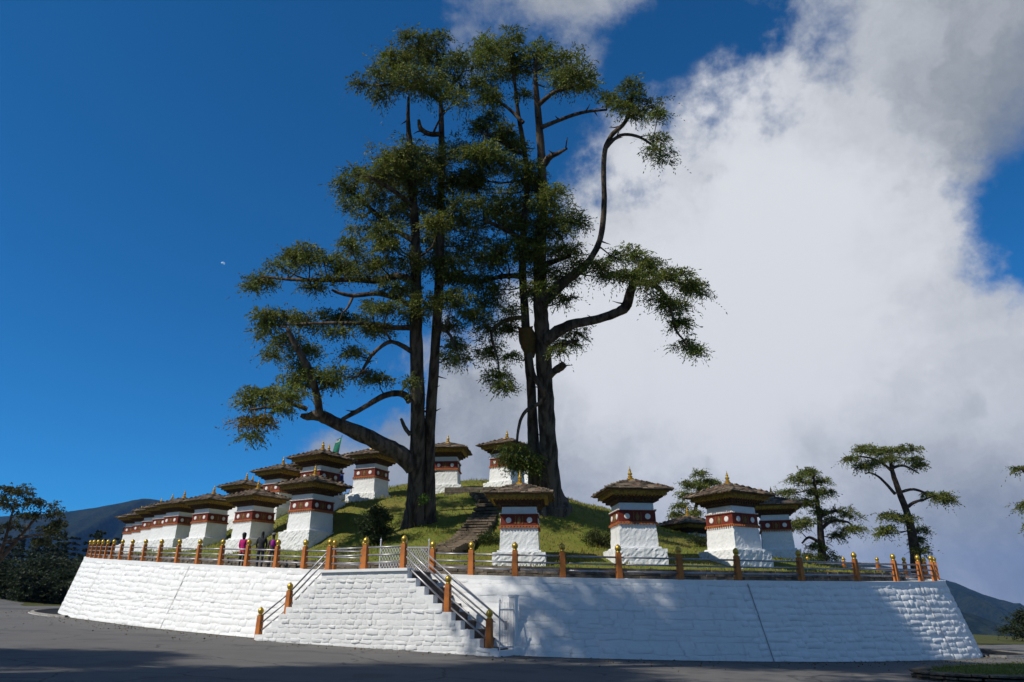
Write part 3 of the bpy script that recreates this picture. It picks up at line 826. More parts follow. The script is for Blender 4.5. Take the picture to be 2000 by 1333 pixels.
def add_chorten(p, yaw, label, scale=1.0):
    root = empty('chorten', p, yaw, label, 'chorten', 'white memorial chortens on the mound'); root.scale = (scale,) * 3
    objs = []
    for name, me, par, loc, rz, kind in CHM:
        o = link(name, me, None, root if par is None else objs[par])
        if loc is not None: o.location = loc
        if isinstance(rz, tuple): o.rotation_euler = (math.pi / 2, 0, rz[1] * math.pi / 2)
        else: o.rotation_euler = (0, 0, rz)
        if kind: o['kind'] = kind
        objs.append(o)
for (px, py, dep, yaw, lab), p in zip(CH, CHP):
    add_chorten(p, R(yaw + random.uniform(-2, 2)), lab, random.uniform(.975, 1.025))

# ------------------------------------------------------------------ slate steps up the mound
sp = empty('slate_steps', (0, 0, 0), 0, 'dark slate steps climbing the grass mound between the two tall trees', 'steps')
path = [(862, 1108, 34.2), (890, 1075, 35.5), (915, 1045, 37.2), (940, 1012, 39.5), (958, 985, 42.5), (935, 968, 46)]
PP = [atdep(*q) for q in path]
pts = []
for a, b in zip(PP, PP[1:]):
    for k in range(6): pts.append(a.lerp(b, k / 6))
for n, p in enumerate(pts):
    q = pts[min(n + 1, len(pts) - 1)]; t = Vector((q.x - p.x, q.y - p.y, 0))
    if t.length < 1e-6: t = Vector((.3, 1, 0))
    t.normalize(); a = math.atan2(t.y, t.x) - math.pi / 2
    W = 1.9 - .5 * n / len(pts); x = -W / 2
    zb = max(lawn_z(p.x, p.y), p.z - .3) + .04
    while x < W / 2 - .1:
        L = min(random.uniform(.4, .9), W / 2 - x); c = random.uniform(.6, 1.25)
        mb = MB()
        for lay in range(2):
            mb.box((x + L / 2 + random.uniform(-.03, .03), random.uniform(-.04, .04) - lay * .04, lay * .085), (L * .97, .62 + random.uniform(-.05, .05), .08), Matrix.Rotation(random.uniform(-.05, .05), 3, 'Z'), 1.0, (c, c * .95, c * .9))
        o = mb.obj('slab', 'slate', sp, tint=True); o.location = (p.x, p.y, zb); o.rotation_euler = (0, 0, a)
        x += L
# low dry-stone retaining ledge on top of the mound
tw = empty('mound_wall', atdep(925, 962, 47), R(-4), 'short dark dry-stone ledge on top of the mound between the trees', 'wall')
for row in range(4):
    x = -1.9
    while x < 1.9:
        L = random.uniform(.3, .7); c = random.uniform(.6, 1.2); mb = MB()
        mb.box((x + L / 2, 0, -.35 + row * .19), (L * .96, .5, .17), Matrix.Rotation(random.uniform(-.05, .05), 3, 'Z'), 1, (c, c * .96, c * .92)); mb.obj('stone', 'dry_stone', tw, tint=True); x += L

# ------------------------------------------------------------------ foliage
def kites(cs, dirs, ln, wd, tint, roll=None):
    """cs (n,3) roots, dirs (n,3) unit; a kite-shaped leaf face each"""
    n = len(cs); up = rng.normal(size=(n, 3)); side = np.cross(dirs, up); side /= np.linalg.norm(side, axis=1)[:, None] + 1e-9
    ln = np.asarray(ln).reshape(-1, 1) * np.ones((n, 1)); wd = np.asarray(wd).reshape(-1, 1) * np.ones((n, 1))
    a = cs; b = cs + dirs * ln * .45 + side * wd * .5; c = cs + dirs * ln; d = cs + dirs * ln * .45 - side * wd * .5
    return np.stack([a, b, c, d], 1).reshape(-1, 3), tint
def pad_leaves(c, rx, ry, rz, dens, ln, wd, droop=.5, base=(1, 1, 1), var=.28, light_top=0.0, per=9):
    """c centre, rx across, ry deep, rz half height; sub-clumps built of drooping feathery fronds"""
    c = np.array(c); V = []; T = []
    for _ in range(6 + int(5 * rng.random())):
        u = rng.normal(size=3); u /= np.linalg.norm(u); rad = rng.random() ** .45
        ext = np.array([rx, ry, rz])
        sc = c + u * rad * ext * .86
        sr = ext * rng.uniform(.30, .5); sr[2] = max(sr[2], .35 * sr[0])
        nf = max(3, int(dens * rng.uniform(.6, 1.3)))
        a = rng.uniform(0, 6.283, nf); q = rng.random(nf) ** .7
        root = sc + np.stack([np.cos(a) * q * sr[0] * .7, np.sin(a) * q * sr[1] * .7, rng.normal(size=nf) * sr[2] * .45 + .15 * sr[2]], 1)
        d = np.stack([np.cos(a), np.sin(a), rng.uniform(-.25, .45, nf)], 1) + rng.normal(size=(nf, 3)) * .35; d /= np.linalg.norm(d, axis=1)[:, None]
        L = ln * 2.7 * rng.uniform(.55, 1.3, nf) * np.where(rng.random(nf) < .12, 1.9, 1.0)
        t = np.linspace(.05, 1, per)[None, :]
        pos = root[:, None, :] + d[:, None, :] * (L[:, None] * t)[:, :, None]; pos[:, :, 2] -= droop * L[:, None] * t ** 2 * .8
        dd = d[:, None, :] + rng.normal(size=(nf, per, 3)) * .65; dd[:, :, 2] -= droop * t * 1.1
        dd /= np.linalg.norm(dd, axis=2)[:, :, None]
        n = nf * per
        tint = np.array(base) * rng.uniform(1 - var, 1 + var) * np.ones((nf, 1, 3)) * rng.uniform(.75, 1.3, (nf, 1, 1)) * rng.uniform(.8, 1.2, (nf, per, 1)); tint[:, :, 0] *= rng.uniform(.8, 1.15, (nf, 1))
        v, tt = kites(pos.reshape(-1, 3), dd.reshape(-1, 3), ln * rng.uniform(.6, 1.25, n), wd * rng.uniform(.7, 1.3, n), tint.reshape(-1, 3))
        V.append(v); T.append(tt)
    return np.concatenate(V), np.concatenate(T)
def finish_crown(name, parent, VT, mat):
    V = np.concatenate([v for v, t in VT]); T = np.concatenate([t for v, t in VT])
    return link(name, tris_mesh(name, V, 4, T), mat, parent)
def smooth_path(P, m=4):
    P = [Vector(p[:3]) for p in P]; out = []
    n = len(P)
    for i in range(n - 1):
        p0, p1, p2, p3 = P[max(i - 1, 0)], P[i], P[i + 1], P[min(i + 2, n - 1)]
        for j in range(m):
            t = j / m; out.append(.5 * ((2 * p1) + (p2 - p0) * t + (2 * p0 - 5 * p1 + 4 * p2 - p3) * t * t + (3 * p1 - p0 - 3 * p2 + p3) * t ** 3))
    out.append(P[-1]); return out
def lerp_list(L, m):
    out = []
    for a, b in zip(L, L[1:]): out += [a + (b - a) * j / m for j in range(m)]
    return out + [L[-1]]
def bark_tube(pts, rads, n=14, m=4, lobes=0.15, jit=0.075):
    """limb with fluted, knotted surface"""
    P = smooth_path(pts, m); Rr = lerp_list(list(rads), m); mb = MB(); base = 0; prev = None
    ph = random.uniform(0, 6)
    for i, p in enumerate(P):
        d = (P[min(i + 1, len(P) - 1)] - P[max(i - 1, 0)]).normalized()
        a = d.orthogonal().normalized() if prev is None else (prev - d * prev.dot(d)).normalized()
        prev = a; b = d.cross(a)
        for k in range(n):
            t = 2 * math.pi * k / n
            r = Rr[i] * (1 + lobes * math.sin(3 * t + ph) * .6 + lobes * math.sin(5 * t + ph * 2 + i * .15) * .6 + random.uniform(-jit, jit))
            mb.v.append(tuple(p + a * math.cos(t) * r + b * math.sin(t) * r)); mb.tint.append((1, 1, 1))
        if i:
            o = (i - 1) * n
            for k in range(n): mb.f.append((o + k, o + (k + 1) % n, o + n + (k + 1) % n, o + n + k))
    mb.f.append(tuple((len(P) - 1) * n + k for k in range(n)))
    return mb
def traced_tree(name, label, base, dep, trunks, limbs, pads, mat='needles', px2m=None, leaf=(.19, .055), dens=1.0, droop=.6, depth_spread=2.2, tints=None, twig_r=.035, cat='tree', bark='bark', group=None, trunk_k=.86):
    """a tree traced from its outline: pixel directions at the distance where its foot stands; crown given real depth"""
    root = empty(name, base, 0, label, cat, group); k = dep / F; inv = Vector(base)
    nodes = []
    def P(px, py, d=0.0): return atdep(px, py, dep + d) - inv
    for tr in trunks:
        dofs = tr[0]; pts = [P(x, y, dofs) for x, y, r in tr[1:]]; tk = trunk_k[len(root.children)] if isinstance(trunk_k, tuple) else trunk_k
        rad = [r * k * (tk + (1 - tk) * max(0, 1 - i_ / 2.0)) for i_, (x, y, r) in enumerate(tr[1:])]
        if pts[0].z < 1.5: pts.insert(0, pts[0] + Vector((0, 0, -.9))); rad.insert(0, rad[0] * 1.15)
        bark_tube(pts, rad, 18, 5).obj('trunk', bark, root, True); nodes += [(q, r_) for q, r_ in zip(smooth_path(pts, 4), lerp_list(rad, 4))]
    for lm in limbs:
        d0, d1 = lm[0]; m = len(lm) - 1; pts = [P(q[0], q[1], d0 + (d1 - d0) * i / max(1, m - 1)) for i, q in enumerate(lm[1:])]; rad = [max(.02, q[2] * k) for q in lm[1:]]
        bark_tube(pts, rad, 9, 4, .10, .08).obj('limb', bark, root, True); nodes += [(q, r_) for q, r_ in zip(smooth_path(pts, 4), lerp_list(rad, 4))][3:]
    if len(trunks) > 1:      # broken stubs and snags left by old branches
        sb = MB()
        for _ in range(70):
            q, r_ = nodes[random.randrange(len(nodes))]; a = random.uniform(0, 6.283); L = random.uniform(.2, .75)
            if q.z < 2.5: continue
            e = q + Vector((math.cos(a), math.sin(a), random.uniform(-.2, .6))) * (r_ + L); m_ = q.lerp(e, .6) + Vector((0, 0, random.uniform(-.08, .08)))
            sb.tube([q, m_, e], [min(.07, r_ * .5), .035, .012], 6)
        tag(sb.obj('stubs', bark, root, True), kind='stuff')
        pads = pads + [(x + random.uniform(-.9, .9) * rx, y + random.uniform(-.7, .9) * ry, rx * random.uniform(.45, .75), ry * random.uniform(.5, .8)) for x, y, rx, ry, *o_ in pads if rx > 28 and random.random() < .35]
    VT = []; tw = MB()
    NP = np.array([q[0] for q in nodes])
    for pd in pads:
        x, y, rx, ry = pd[:4]
        d = pd[4] if len(pd) > 4 else None
        c0 = P(x, y, 0)
        if d is None:
            j = int(np.linalg.norm(NP - np.array(c0), axis=1).argmin()); near = NP[j]
            d = float(near[1] - c0.y) * .9 + rng.normal() * depth_spread * .55
        c = P(x, y, d); RX, RZ = rx * k, ry * k
        tint = (1, 1, 1) if tints is None else tints(x, y)
        n = int(dens * 26 * max(.12, RX * RZ) ** .75 + 6)
        VT.append(pad_leaves(c, RX, max(RZ, RX * .8), RZ, n, leaf[0], leaf[1], droop, tint))
        # twig from the nearest lower node
        w_ = np.linalg.norm((NP - np.array(c)) * np.array([1, 1, 1]), axis=1) + np.where(NP[:, 2] > c.z + .3, .8, 0)
        j = int(w_.argmin()); a = Vector(NP[j]); L = (c - a).length
        if L > .25:
            midp = a.lerp(c, .5) + Vector((random.uniform(-.1, .1) * L, random.uniform(-.1, .1) * L, -.08 * L))
            r0 = min(nodes[j][1] * .6, twig_r * (1 + L * .35)); tw.tube(smooth_path([a, midp, c], 3), lerp_list([r0, r0 * .7, r0 * .3], 3), 6)
            for _ in range(4):
                e = c + Vector((random.uniform(-1, 1) * RX, random.uniform(-1, 1) * RX * .8, random.uniform(-.6, .8) * RZ)); tw.tube([midp.lerp(c, random.uniform(.3, .9)), e], [r0 * .4, r0 * .12], 5)
    tag(tw.obj('twigs', bark, root, True), kind='stuff')
    finish_crown('crown', root, VT, mat)
    return root, nodes, P
TL = [
 [0.25, (806, 1036, 29), (808, 1008, 24), (812, 965, 24), (815, 860, 21), (815, 760, 19), (812, 650, 17), (812, 560, 15), (810, 450, 13), (803, 350, 11), (800, 280, 8), (797, 235, 6), (798, 190, 3.5)],
 [.75, (834, 1022, 19), (836, 985, 17), (838, 860, 18), (845, 760, 15.5), (852, 650, 14), (857, 560, 13), (860, 450, 11.5), (862, 330, 10), (862, 250, 8.5), (860, 190, 6), (855, 120, 4), (850, 80, 2)]]
LL = [
 [(0, -1.5), (806, 915, 15), (785, 890, 16), (755, 872, 15), (710, 850, 14), (660, 828, 12), (625, 812, 11), (600, 814, 7), (588, 812, 4)],
 [(-1.3, -1.8), (624, 812, 8), (619, 775, 7), (604, 725, 6.5), (580, 680, 5.5), (560, 640, 3)],
 [(-1.4, -2.2), (600, 800, 5), (570, 790, 4), (530, 795, 3), (490, 800, 2)],
 [(0, -1.0), (800, 785, 7), (790, 772, 7), (770, 769, 6.5), (745, 776, 6), (710, 797, 5), (668, 820, 4)],
 [(0, .0), (802, 850, 4.5), (792, 838, 4), (783, 818, 2.5)],
 [(0, 1.2), (806, 548, 8), (775, 540, 7), (735, 549, 6), (690, 547, 5), (620, 547, 4), (560, 546, 3), (515, 540, 2)],
 [(0, -1.5), (808, 600, 6), (770, 582, 5), (735, 574, 4.5), (690, 578, 4), (660, 572, 3), (648, 566, 2)],
 [(0, -1.0), (690, 578, 3), (680, 600, 2.5), (668, 612, 1.5)],
 [(0, 1.0), (806, 640, 6), (760, 640, 5), (700, 632, 4), (620, 632, 3), (540, 635, 2)],
 [(0, -1.5), (808, 690, 5), (765, 668, 4), (730, 690, 3.5), (715, 712, 3), (700, 735, 2)],
 [(0, 1.5), (806, 470, 6), (760, 440, 5), (715, 400, 4), (680, 370, 2)],
 [(0, -1.5), (803, 400, 5), (765, 370, 4), (720, 345, 3)],
 [(0, .5), (861, 262, 5), (840, 262, 5), (822, 252, 5), (818, 235, 3)],
 [(0, -.8), (862, 200, 4), (830, 178, 3.5), (785, 165, 3), (735, 168, 2)],
 [(0, .8), (861, 190, 4), (885, 165, 3), (905, 140, 2)],
 [(0, 1.2), (857, 560, 5), (880, 540, 4), (905, 530, 3)],
 [(0, -1.2), (853, 640, 4), (875, 650, 3), (892, 680, 2)],
]
PL = [(820, 92, 52, 26), (775, 125, 58, 28), (862, 112, 50, 28), (735, 158, 40, 20), (882, 165, 42, 26), (815, 150, 55, 24), (905, 125, 32, 24), (748, 185, 22, 16), (700, 160, 14, 10), (890, 195, 30, 20), (845, 175, 40, 18), (790, 175, 30, 14), (850, 72, 25, 12),
 (800, 295, 50, 24), (745, 325, 50, 28), (700, 345, 38, 26), (676, 368, 22, 18), (770, 362, 55, 26), (840, 325, 55, 30), (882, 305, 45, 26), (903, 355, 52, 30), (860, 395, 55, 26), (790, 415, 48, 24), (732, 415, 42, 24), (708, 452, 30, 22), (760, 462, 46, 24), (842, 462, 55, 28), (903, 432, 52, 30), (690, 484, 30, 16), (742, 512, 46, 22), (800, 515, 46, 24), (872, 525, 46, 28), (790, 565, 46, 18), (830, 595, 50, 20), (885, 590, 36, 18), (760, 598, 36, 16), (815, 345, 45, 22), (690, 395, 25, 20), (905, 480, 46, 26), (850, 495, 46, 22), (800, 620, 30, 14), (775, 320, 40, 20), (925, 395, 40, 24), (735, 380, 45, 22),
 (508, 548, 34, 22), (488, 556, 16, 12), (578, 508, 36, 26), (600, 492, 26, 18), (630, 508, 34, 22), (660, 520, 40, 22), (704, 532, 36, 20), (640, 545, 34, 12), (545, 520, 22, 14), (610, 560, 20, 9),
 (515, 622, 26, 22), (510, 655, 22, 24), (552, 622, 40, 22), (596, 635, 42, 20), (640, 622, 44, 18), (690, 628, 40, 18), (735, 640, 38, 18), (556, 672, 32, 24), (596, 690, 32, 24), (622, 735, 38, 20), (655, 728, 26, 14), (578, 735, 26, 20), (705, 735, 38, 10), (740, 740, 20, 8), (690, 690, 28, 10), (535, 690, 15, 18), (660, 650, 26, 12),
 (482, 785, 26, 20), (522, 778, 34, 20), (565, 765, 34, 18), (600, 755, 34, 18), (476, 825, 18, 16), (500, 855, 28, 11), (515, 822, 22, 14), (640, 750, 26, 10), (545, 800, 22, 10),
 (880, 636, 26, 18), (892, 676, 24, 22), (874, 700, 20, 12), (910, 612, 20, 14), (900, 700, 14, 12), (800, 745, 6, 22)]
def tl_tint(x, y):
    return (1.5, 1.0, .75) if (y > 800 and x < 560 and random.random() < .6) else ((1.15, 1.12, .9) if random.random() < .35 else (.95, 1.0, 1.0))
PL += [(700 + 34 * (k % 6) + random.uniform(-14, 14), 310 + 38 * (k // 6) + random.uniform(-14, 14), random.uniform(22, 36), random.uniform(11, 18)) for k in range(42) if random.random() < .2]
traced_tree('cypress_tree', 'tall ragged twin-trunked cypress on the left with one big low limb', TREE_L, 40, TL, LL, PL, trunk_k=(.67, .64), tints=tl_tint)
TR = [
 [.7, (1044, 965, 13), (1041, 870, 15), (1037, 760, 16), (1030, 680, 15), (1024, 600, 14), (1020, 520, 13), (1024, 430, 11), (1030, 350, 10), (1020, 270, 8.5), (1010, 210, 7), (1004, 150, 5), (998, 105, 3)],
 [.1, (1078, 992, 36), (1074, 955, 24), (1069, 860, 23), (1064, 760, 21), (1059, 660, 20), (1056, 600, 19), (1055, 500, 17), (1058, 430, 15), (1058, 330, 12.5), (1053, 250, 10), (1048, 190, 8), (1045, 140, 5), (1050, 110, 3)]]
LR = [
 [(0, 0), (1060, 590, 12), (1082, 568, 11), (1110, 545, 9), (1140, 522, 7.5), (1160, 495, 6.5), (1174, 460, 6), (1180, 400, 5.5), (1179, 335, 5), (1182, 292, 5), (1195, 264, 4.5), (1215, 246, 4), (1228, 228, 3)],
 [(0, .2), (1183, 290, 4), (1200, 272, 3.5), (1220, 263, 3), (1248, 268, 2.8), (1275, 284, 2)],
 [(0, -1.5), (1064, 668, 13), (1090, 648, 12), (1120, 634, 10), (1160, 626, 9), (1200, 613, 9), (1222, 600, 10), (1230, 575, 9), (1240, 548, 7), (1248, 530, 4)],
 [(-1.5, -2.2), (1238, 552, 6), (1275, 556, 5), (1300, 580, 4), (1312, 612, 3), (1320, 645, 2.5), (1335, 664, 1.5)],
 [(-1.4, -1.0), (1240, 548, 5), (1270, 535, 4), (1320, 550, 3), (1360, 562, 2)],
 [(0, -.5), (1068, 738, 8), (1082, 726, 7), (1094, 718, 8), (1101, 713, 7)],
 [(-.6, -1.2), (1034, 690, 6), (1040, 728, 5), (1055, 755, 4.5), (1066, 772, 4), (1050, 790, 3.5), (1030, 800, 3.2), (1016, 822, 3), (1010, 858, 2.4), (1012, 880, 1.5)],
 [(0, .8), (1056, 250, 5), (1085, 238, 4), (1120, 225, 3.5), (1150, 218, 3), (1185, 215, 2)],
 [(0, -.8), (1052, 205, 5), (1080, 182, 4), (1110, 172, 3.5), (1145, 160, 2)],
 [(0, -.6), (1062, 322, 7), (1075, 306, 6), (1090, 300, 4), (1108, 290, 2)],
 [(0, 1), (1022, 240, 4), (990, 210, 3), (950, 185, 2)],
 [(0, -1), (1018, 300, 4), (985, 280, 3), (945, 262, 2)],
 [(0, -1), (1022, 470, 6), (990, 450, 5), (945, 430, 3)],
 [(0, 1.4), (1020, 540, 6), (985, 540, 5), (940, 550, 3)],
 [(0, -1.4), (1026, 620, 5), (990, 625, 4), (960, 650, 3), (972, 700, 2), (975, 735, 1.5)],
 [(0, .8), (1058, 440, 7), (1085, 430, 5), (1120, 435, 3)],
 [(0, -1), (1058, 520, 7), (1085, 510, 5), (1115, 500, 3)],
 [(0, .5), (1064, 690, 6), (1090, 675, 5), (1130, 665, 3)],
]
PR = [(960, 92, 42, 24), (992, 76, 34, 18), (938, 125, 40, 22), (1012, 115, 28, 18), (962, 160, 42, 24), (928, 165, 28, 20), (990, 140, 30, 18), (950, 195, 28, 16), (1055, 110, 36, 18), (1098, 122, 44, 22), (1132, 146, 32, 20), (1082, 150, 36, 14), (1152, 165, 18, 14), (1035, 132, 24, 14), (1115, 165, 30, 10), (1020, 185, 14, 12),
 (958, 230, 34, 16), (936, 248, 26, 14), (975, 258, 30, 12), (930, 296, 40, 18), (972, 312, 40, 20), (1000, 328, 26, 18), (938, 352, 55, 26), (990, 376, 46, 26), (960, 405, 55, 26), (1002, 424, 44, 26), (938, 445, 46, 24), (990, 472, 55, 26), (1036, 480, 36, 22), (960, 506, 46, 22), (1030, 390, 26, 18), (1085, 388, 40, 18), (1112, 418, 30, 18), (1085, 436, 36, 18), (1134, 438, 20, 9), (1090, 490, 46, 18), (1060, 535, 46, 20), (1112, 545, 36, 18), (1050, 570, 46, 14), (1130, 518, 26, 14), (1060, 410, 30, 18), (1020, 500, 34, 20), (905, 505, 40, 24), (1110, 490, 24, 10),
 (935, 552, 46, 26), (948, 596, 36, 24), (972, 566, 36, 18), (958, 645, 36, 24), (986, 636, 26, 24), (958, 688, 26, 20), (972, 738, 32, 18), (998, 700, 20, 10), (1000, 606, 22, 14), (930, 620, 24, 16), (985, 755, 18, 10),
 (1200, 506, 34, 18), (1240, 492, 30, 18), (1262, 515, 34, 20), (1222, 540, 30, 18), (1300, 545, 38, 22), (1342, 558, 32, 20), (1290, 585, 34, 20), (1322, 600, 32, 20), (1364, 570, 16, 16), (1332, 630, 20, 14), (1340, 672, 24, 14), (1360, 685, 12, 9), (1172, 520, 22, 14), (1270, 555, 26, 16), (1185, 540, 18, 10),
 (1112, 668, 34, 9), (1122, 650, 26, 8), (1095, 685, 16, 8),
 (1235, 185, 34, 14), (1212, 200, 28, 13), (1262, 208, 32, 17), (1238, 165, 20, 10), (1286, 222, 14, 13), (1190, 188, 16, 7), (1240, 215, 26, 12), (1290, 272, 24, 9), (1295, 305, 22, 11), (1275, 290, 12, 7),
 (1008, 878, 26, 12, -1.2), (1028, 898, 26, 14, -1.2), (990, 895, 16, 10, -1.2), (1010, 912, 18, 9, -1.2), (1040, 912, 12, 8, -1.2)]
PR += [(930 + 26 * (k % 5) + random.uniform(-12, 12), 300 + 30 * (k // 5) + random.uniform(-12, 12), random.uniform(22, 36), random.uniform(12, 20)) for k in range(44) if random.random() < .26]
PR += [(1058 + random.uniform(-25, 45), y_, random.uniform(20, 34), random.uniform(10, 15)) for y_ in (352, 375, 455, 470, 505, 560, 585)]
rt, rnodes, RP = traced_tree('cypress_tree', 'tall ragged twin-trunked cypress on the right with a curved bare side stem', TREE_R, 41, TR, LR, PR, trunk_k=(.54, .68), tints=lambda x, y: (1.12, 1.15, .85) if random.random() < .4 else (.95, 1.0, .95))
mb = bark_tube([RP(1026, 640, .4), RP(1032, 670, .4), RP(1036, 700, .3)], [.42, .52, .2], 12, 4, .2, .15); mb.obj('moss_clump', 'moss', rt, True)
# small pines and cypresses beyond the terrace
def mid_base(px, py, dep): return atdep(px, py, dep)
SM_ = dict(trunk_k=.7, leaf=(.20, .065), depth_spread=1.0, twig_r=.03, bark='bark_small')
traced_tree('pine_tree', 'small dark pine rising between the two right-hand chortens', atdep(1350, 1052, 62), 62, [[0, (1348, 1060, 5), (1356, 1010, 4.5), (1362, 975, 4), (1368, 935, 2)]], [],
  [(1365, 926, 18, 7), (1384, 940, 20, 8), (1350, 945, 20, 7), (1397, 958, 14, 6), (1342, 968, 20, 7), (1368, 968, 22, 7), (1330, 988, 18, 6), (1352, 1000, 20, 6), (1320, 1006, 12, 5), (1388, 980, 12, 6), (1375, 950, 18, 7), (1340, 1018, 16, 6)], dens=1.3, group='small pines beyond the terrace', **SM_)
traced_tree('pine_tree', 'bushy dark pine right of the chortens, full to its foot', atdep(1607, 1108, 60), 60, [[0, (1607, 1112, 9), (1604, 1060, 8), (1600, 1010, 7), (1594, 965, 5), (1588, 925, 2)]],
  [[(0, 0), (1602, 1035, 4), (1625, 1018, 3), (1655, 1020, 2), (1668, 1032, 1.2)], [(0, 0), (1600, 1060, 3), (1580, 1050, 2.5), (1566, 1062, 1.5)], [(0, .5), (1600, 1010, 4), (1630, 998, 3), (1655, 1002, 1.5)]],
  [(1575, 922, 20, 8), (1555, 938, 24, 9), (1600, 940, 22, 8), (1535, 962, 18, 7), (1590, 960, 26, 8), (1616, 962, 16, 7), (1575, 980, 24, 8), (1545, 978, 16, 7), (1638, 997, 24, 8), (1660, 1008, 18, 7), (1625, 1016, 18, 6), (1575, 1020, 24, 7), (1556, 1028, 18, 6), (1664, 1034, 22, 8), (1590, 1066, 24, 8), (1580, 1086, 32, 10), (1620, 1088, 26, 8), (1600, 1000, 16, 6), (1635, 1045, 12, 5)], dens=1.3, group='small pines beyond the terrace', **SM_)
traced_tree('pine_tree', 'leaning flat-topped pine at the right end with bare lower boughs', atdep(1790, 1112, 58), 58, [[0, (1792, 1118, 11), (1784, 1060, 9.5), (1774, 1010, 8.5), (1758, 965, 7.5), (1744, 925, 6), (1738, 890, 3)]],
  [[(0, -.5), (1748, 965, 3), (1720, 935, 2.2), (1700, 924, 1.6), (1690, 926, 1)], [(0, .5), (1758, 962, 3), (1785, 956, 2.5), (1815, 966, 2), (1840, 972, 1)], [(0, .3), (1765, 996, 4), (1785, 982, 3), (1805, 976, 2), (1822, 970, 1)], [(0, -.4), (1742, 920, 3), (1715, 900, 2), (1680, 892, 1.5), (1656, 898, 1)], [(0, .4), (1742, 915, 3), (1765, 910, 2.4), (1795, 925, 1)]],
  [(1690, 878, 26, 7), (1722, 880, 24, 8), (1765, 878, 28, 8), (1784, 896, 16, 7), (1742, 898, 26, 7), (1704, 906, 20, 6), (1684, 912, 12, 4), (1792, 908, 12, 6), (1662, 896, 8, 4), (1836, 970, 20, 7), (1852, 976, 10, 5), (1815, 966, 12, 4), (1738, 1008, 26, 6), (1772, 1014, 28, 9), (1800, 1034, 16, 8), (1732, 1034, 18, 5), (1722, 1042, 12, 5), (1790, 1055, 12, 6), (1800, 1075, 14, 6)], dens=1.3, group='small pines beyond the terrace', **SM_)
# roadside trees at the picture's edges
traced_tree('roadside_tree', 'airy brownish broadleaf tree at the far left beyond the road', atdep(-20, 1168, 62), 62, [[0, (-20, 1170, 9), (-14, 1120, 7), (0, 1085, 5), (14, 1040, 3), (28, 985, 1.5)]],
  [[(0, 1), (-6, 1100, 5), (20, 1070, 4), (50, 1035, 3), (80, 1000, 1.5)], [(0, -1), (10, 1060, 3.5), (45, 1050, 3), (80, 1045, 2), (100, 1048, 1)], [(0, 1), (-14, 1100, 4), (-40, 1040, 3), (-60, 980, 2)]],
  [(40, 960, 36, 10), (12, 955, 28, 10), (20, 985, 30, 11), (74, 980, 34, 10), (102, 1000, 20, 9), (60, 1008, 36, 9), (96, 1036, 24, 9), (30, 1028, 30, 9), (82, 1058, 20, 6), (112, 1022, 13, 8), (-20, 970, 40, 14), (-50, 990, 40, 16), (-30, 1030, 40, 14)], mat='leaves', leaf=(.16, .11), dens=.55, depth_spread=2, twig_r=.04, bark='bark_small', tints=lambda x, y: (.95, .95, .8))
traced_tree('roadside_tree', 'dark conifer boughs reaching in at the right edge', atdep(2075, 1235, 48), 48, [[0, (2075, 1240, 12), (2070, 1100, 9), (2066, 950, 6), (2060, 850, 2)]],
  [[(0, 0), (2066, 970, 4), (2030, 940, 3), (1992, 915, 1.2)], [(0, 0), (2068, 1000, 4), (2030, 985, 3), (1996, 980, 1)]],
  [(2004, 985, 14, 8), (2030, 985, 26, 10), (2040, 930, 22, 9), (1992, 916, 5, 3), (2060, 880, 26, 12), (2075, 1020, 40, 14), (2030, 1030, 20, 8)], leaf=(.2, .06), twig_r=.03, bark='bark_small')
traced_tree('roadside_shrub', 'dark low tree past the road at the lower right edge', atdep(2010, 1252, 75), 75, [[0, (2010, 1256, 3), (2012, 1225, 2), (2010, 1200, 1)]], [], [(1990, 1215, 18, 7), (2015, 1200, 24, 9), (1975, 1230, 14, 5), (2030, 1225, 26, 9), (2000, 1235, 20, 6)], mat='far_needles', leaf=(.3, .10), cat='tree', twig_r=.03, bark='bark_small')

# ------------------------------------------------------------------ shrubs on the mound
def shrub(name, label, p, rx, h_, n, mat, leaf, tint=(1, 1, 1), cat='shrub'):
    root = empty(name, p, 0, label, cat); VT = []
    st = MB()
    for k in range(7):
        a = random.uniform(0, 6.28); e = Vector((math.cos(a) * rx * .6, math.sin(a) * rx * .6, h_ * random.uniform(.5, .85))); st.tube([(0, 0, -.1), e * .5 + Vector((0, 0, .1)), e], [.035, .025, .01], 5)
    st.obj('stems', 'bark_small', root)
    for k in range(n):
        u = rng.normal(size=3); u /= np.linalg.norm(u); r = rng.random() ** .4
        c = np.array([u[0] * rx * r, u[1] * rx * r, h_ * .52 + u[2] * h_ * .5 * r]); m = 42
        d = rng.normal(size=(m, 3)) * .6 + u * .5 + np.array([0, 0, .2]); d /= np.linalg.norm(d, axis=1)[:, None]
        t = np.array(tint) * rng.uniform(.6, 1.4, (m, 1)) * np.ones((m, 3))
        VT.append(kites(c + rng.normal(size=(m, 3)) * .11, d, leaf[0] * rng.uniform(.7, 1.2, m), leaf[1] * np.ones(m), t))
    finish_crown('foliage', root, VT, mat); return root
p = atdep(730, 1066, 37.2); shrub('round_shrub', 'rounded dark green glossy shrub on the slope left of the twin trunks', p, .85, 1.95, 150, 'shrub_leaves', (.17, .05))
p = atdep(955, 1082, 36); shrub('low_shrub', 'low mossy green shrub beside the slate steps', p, .6, 1.0, 60, 'shrub_leaves', (.14, .04), (1.3, 1.25, .8))
p = atdep(1168, 1072, 37); shrub('low_shrub', 'low twiggy brown-green shrub left of the lone lawn chorten', p, .75, .8, 60, 'shrub_leaves', (.15, .035), (1.3, 1.05, .8))
p = atdep(1375, 1075, 40); shrub('low_shrub', 'dark tussocky shrub on the slope left of the corner-turned chorten', p, .8, .8, 60, 'shrub_leaves', (.15, .035), (1.0, .95, .8))
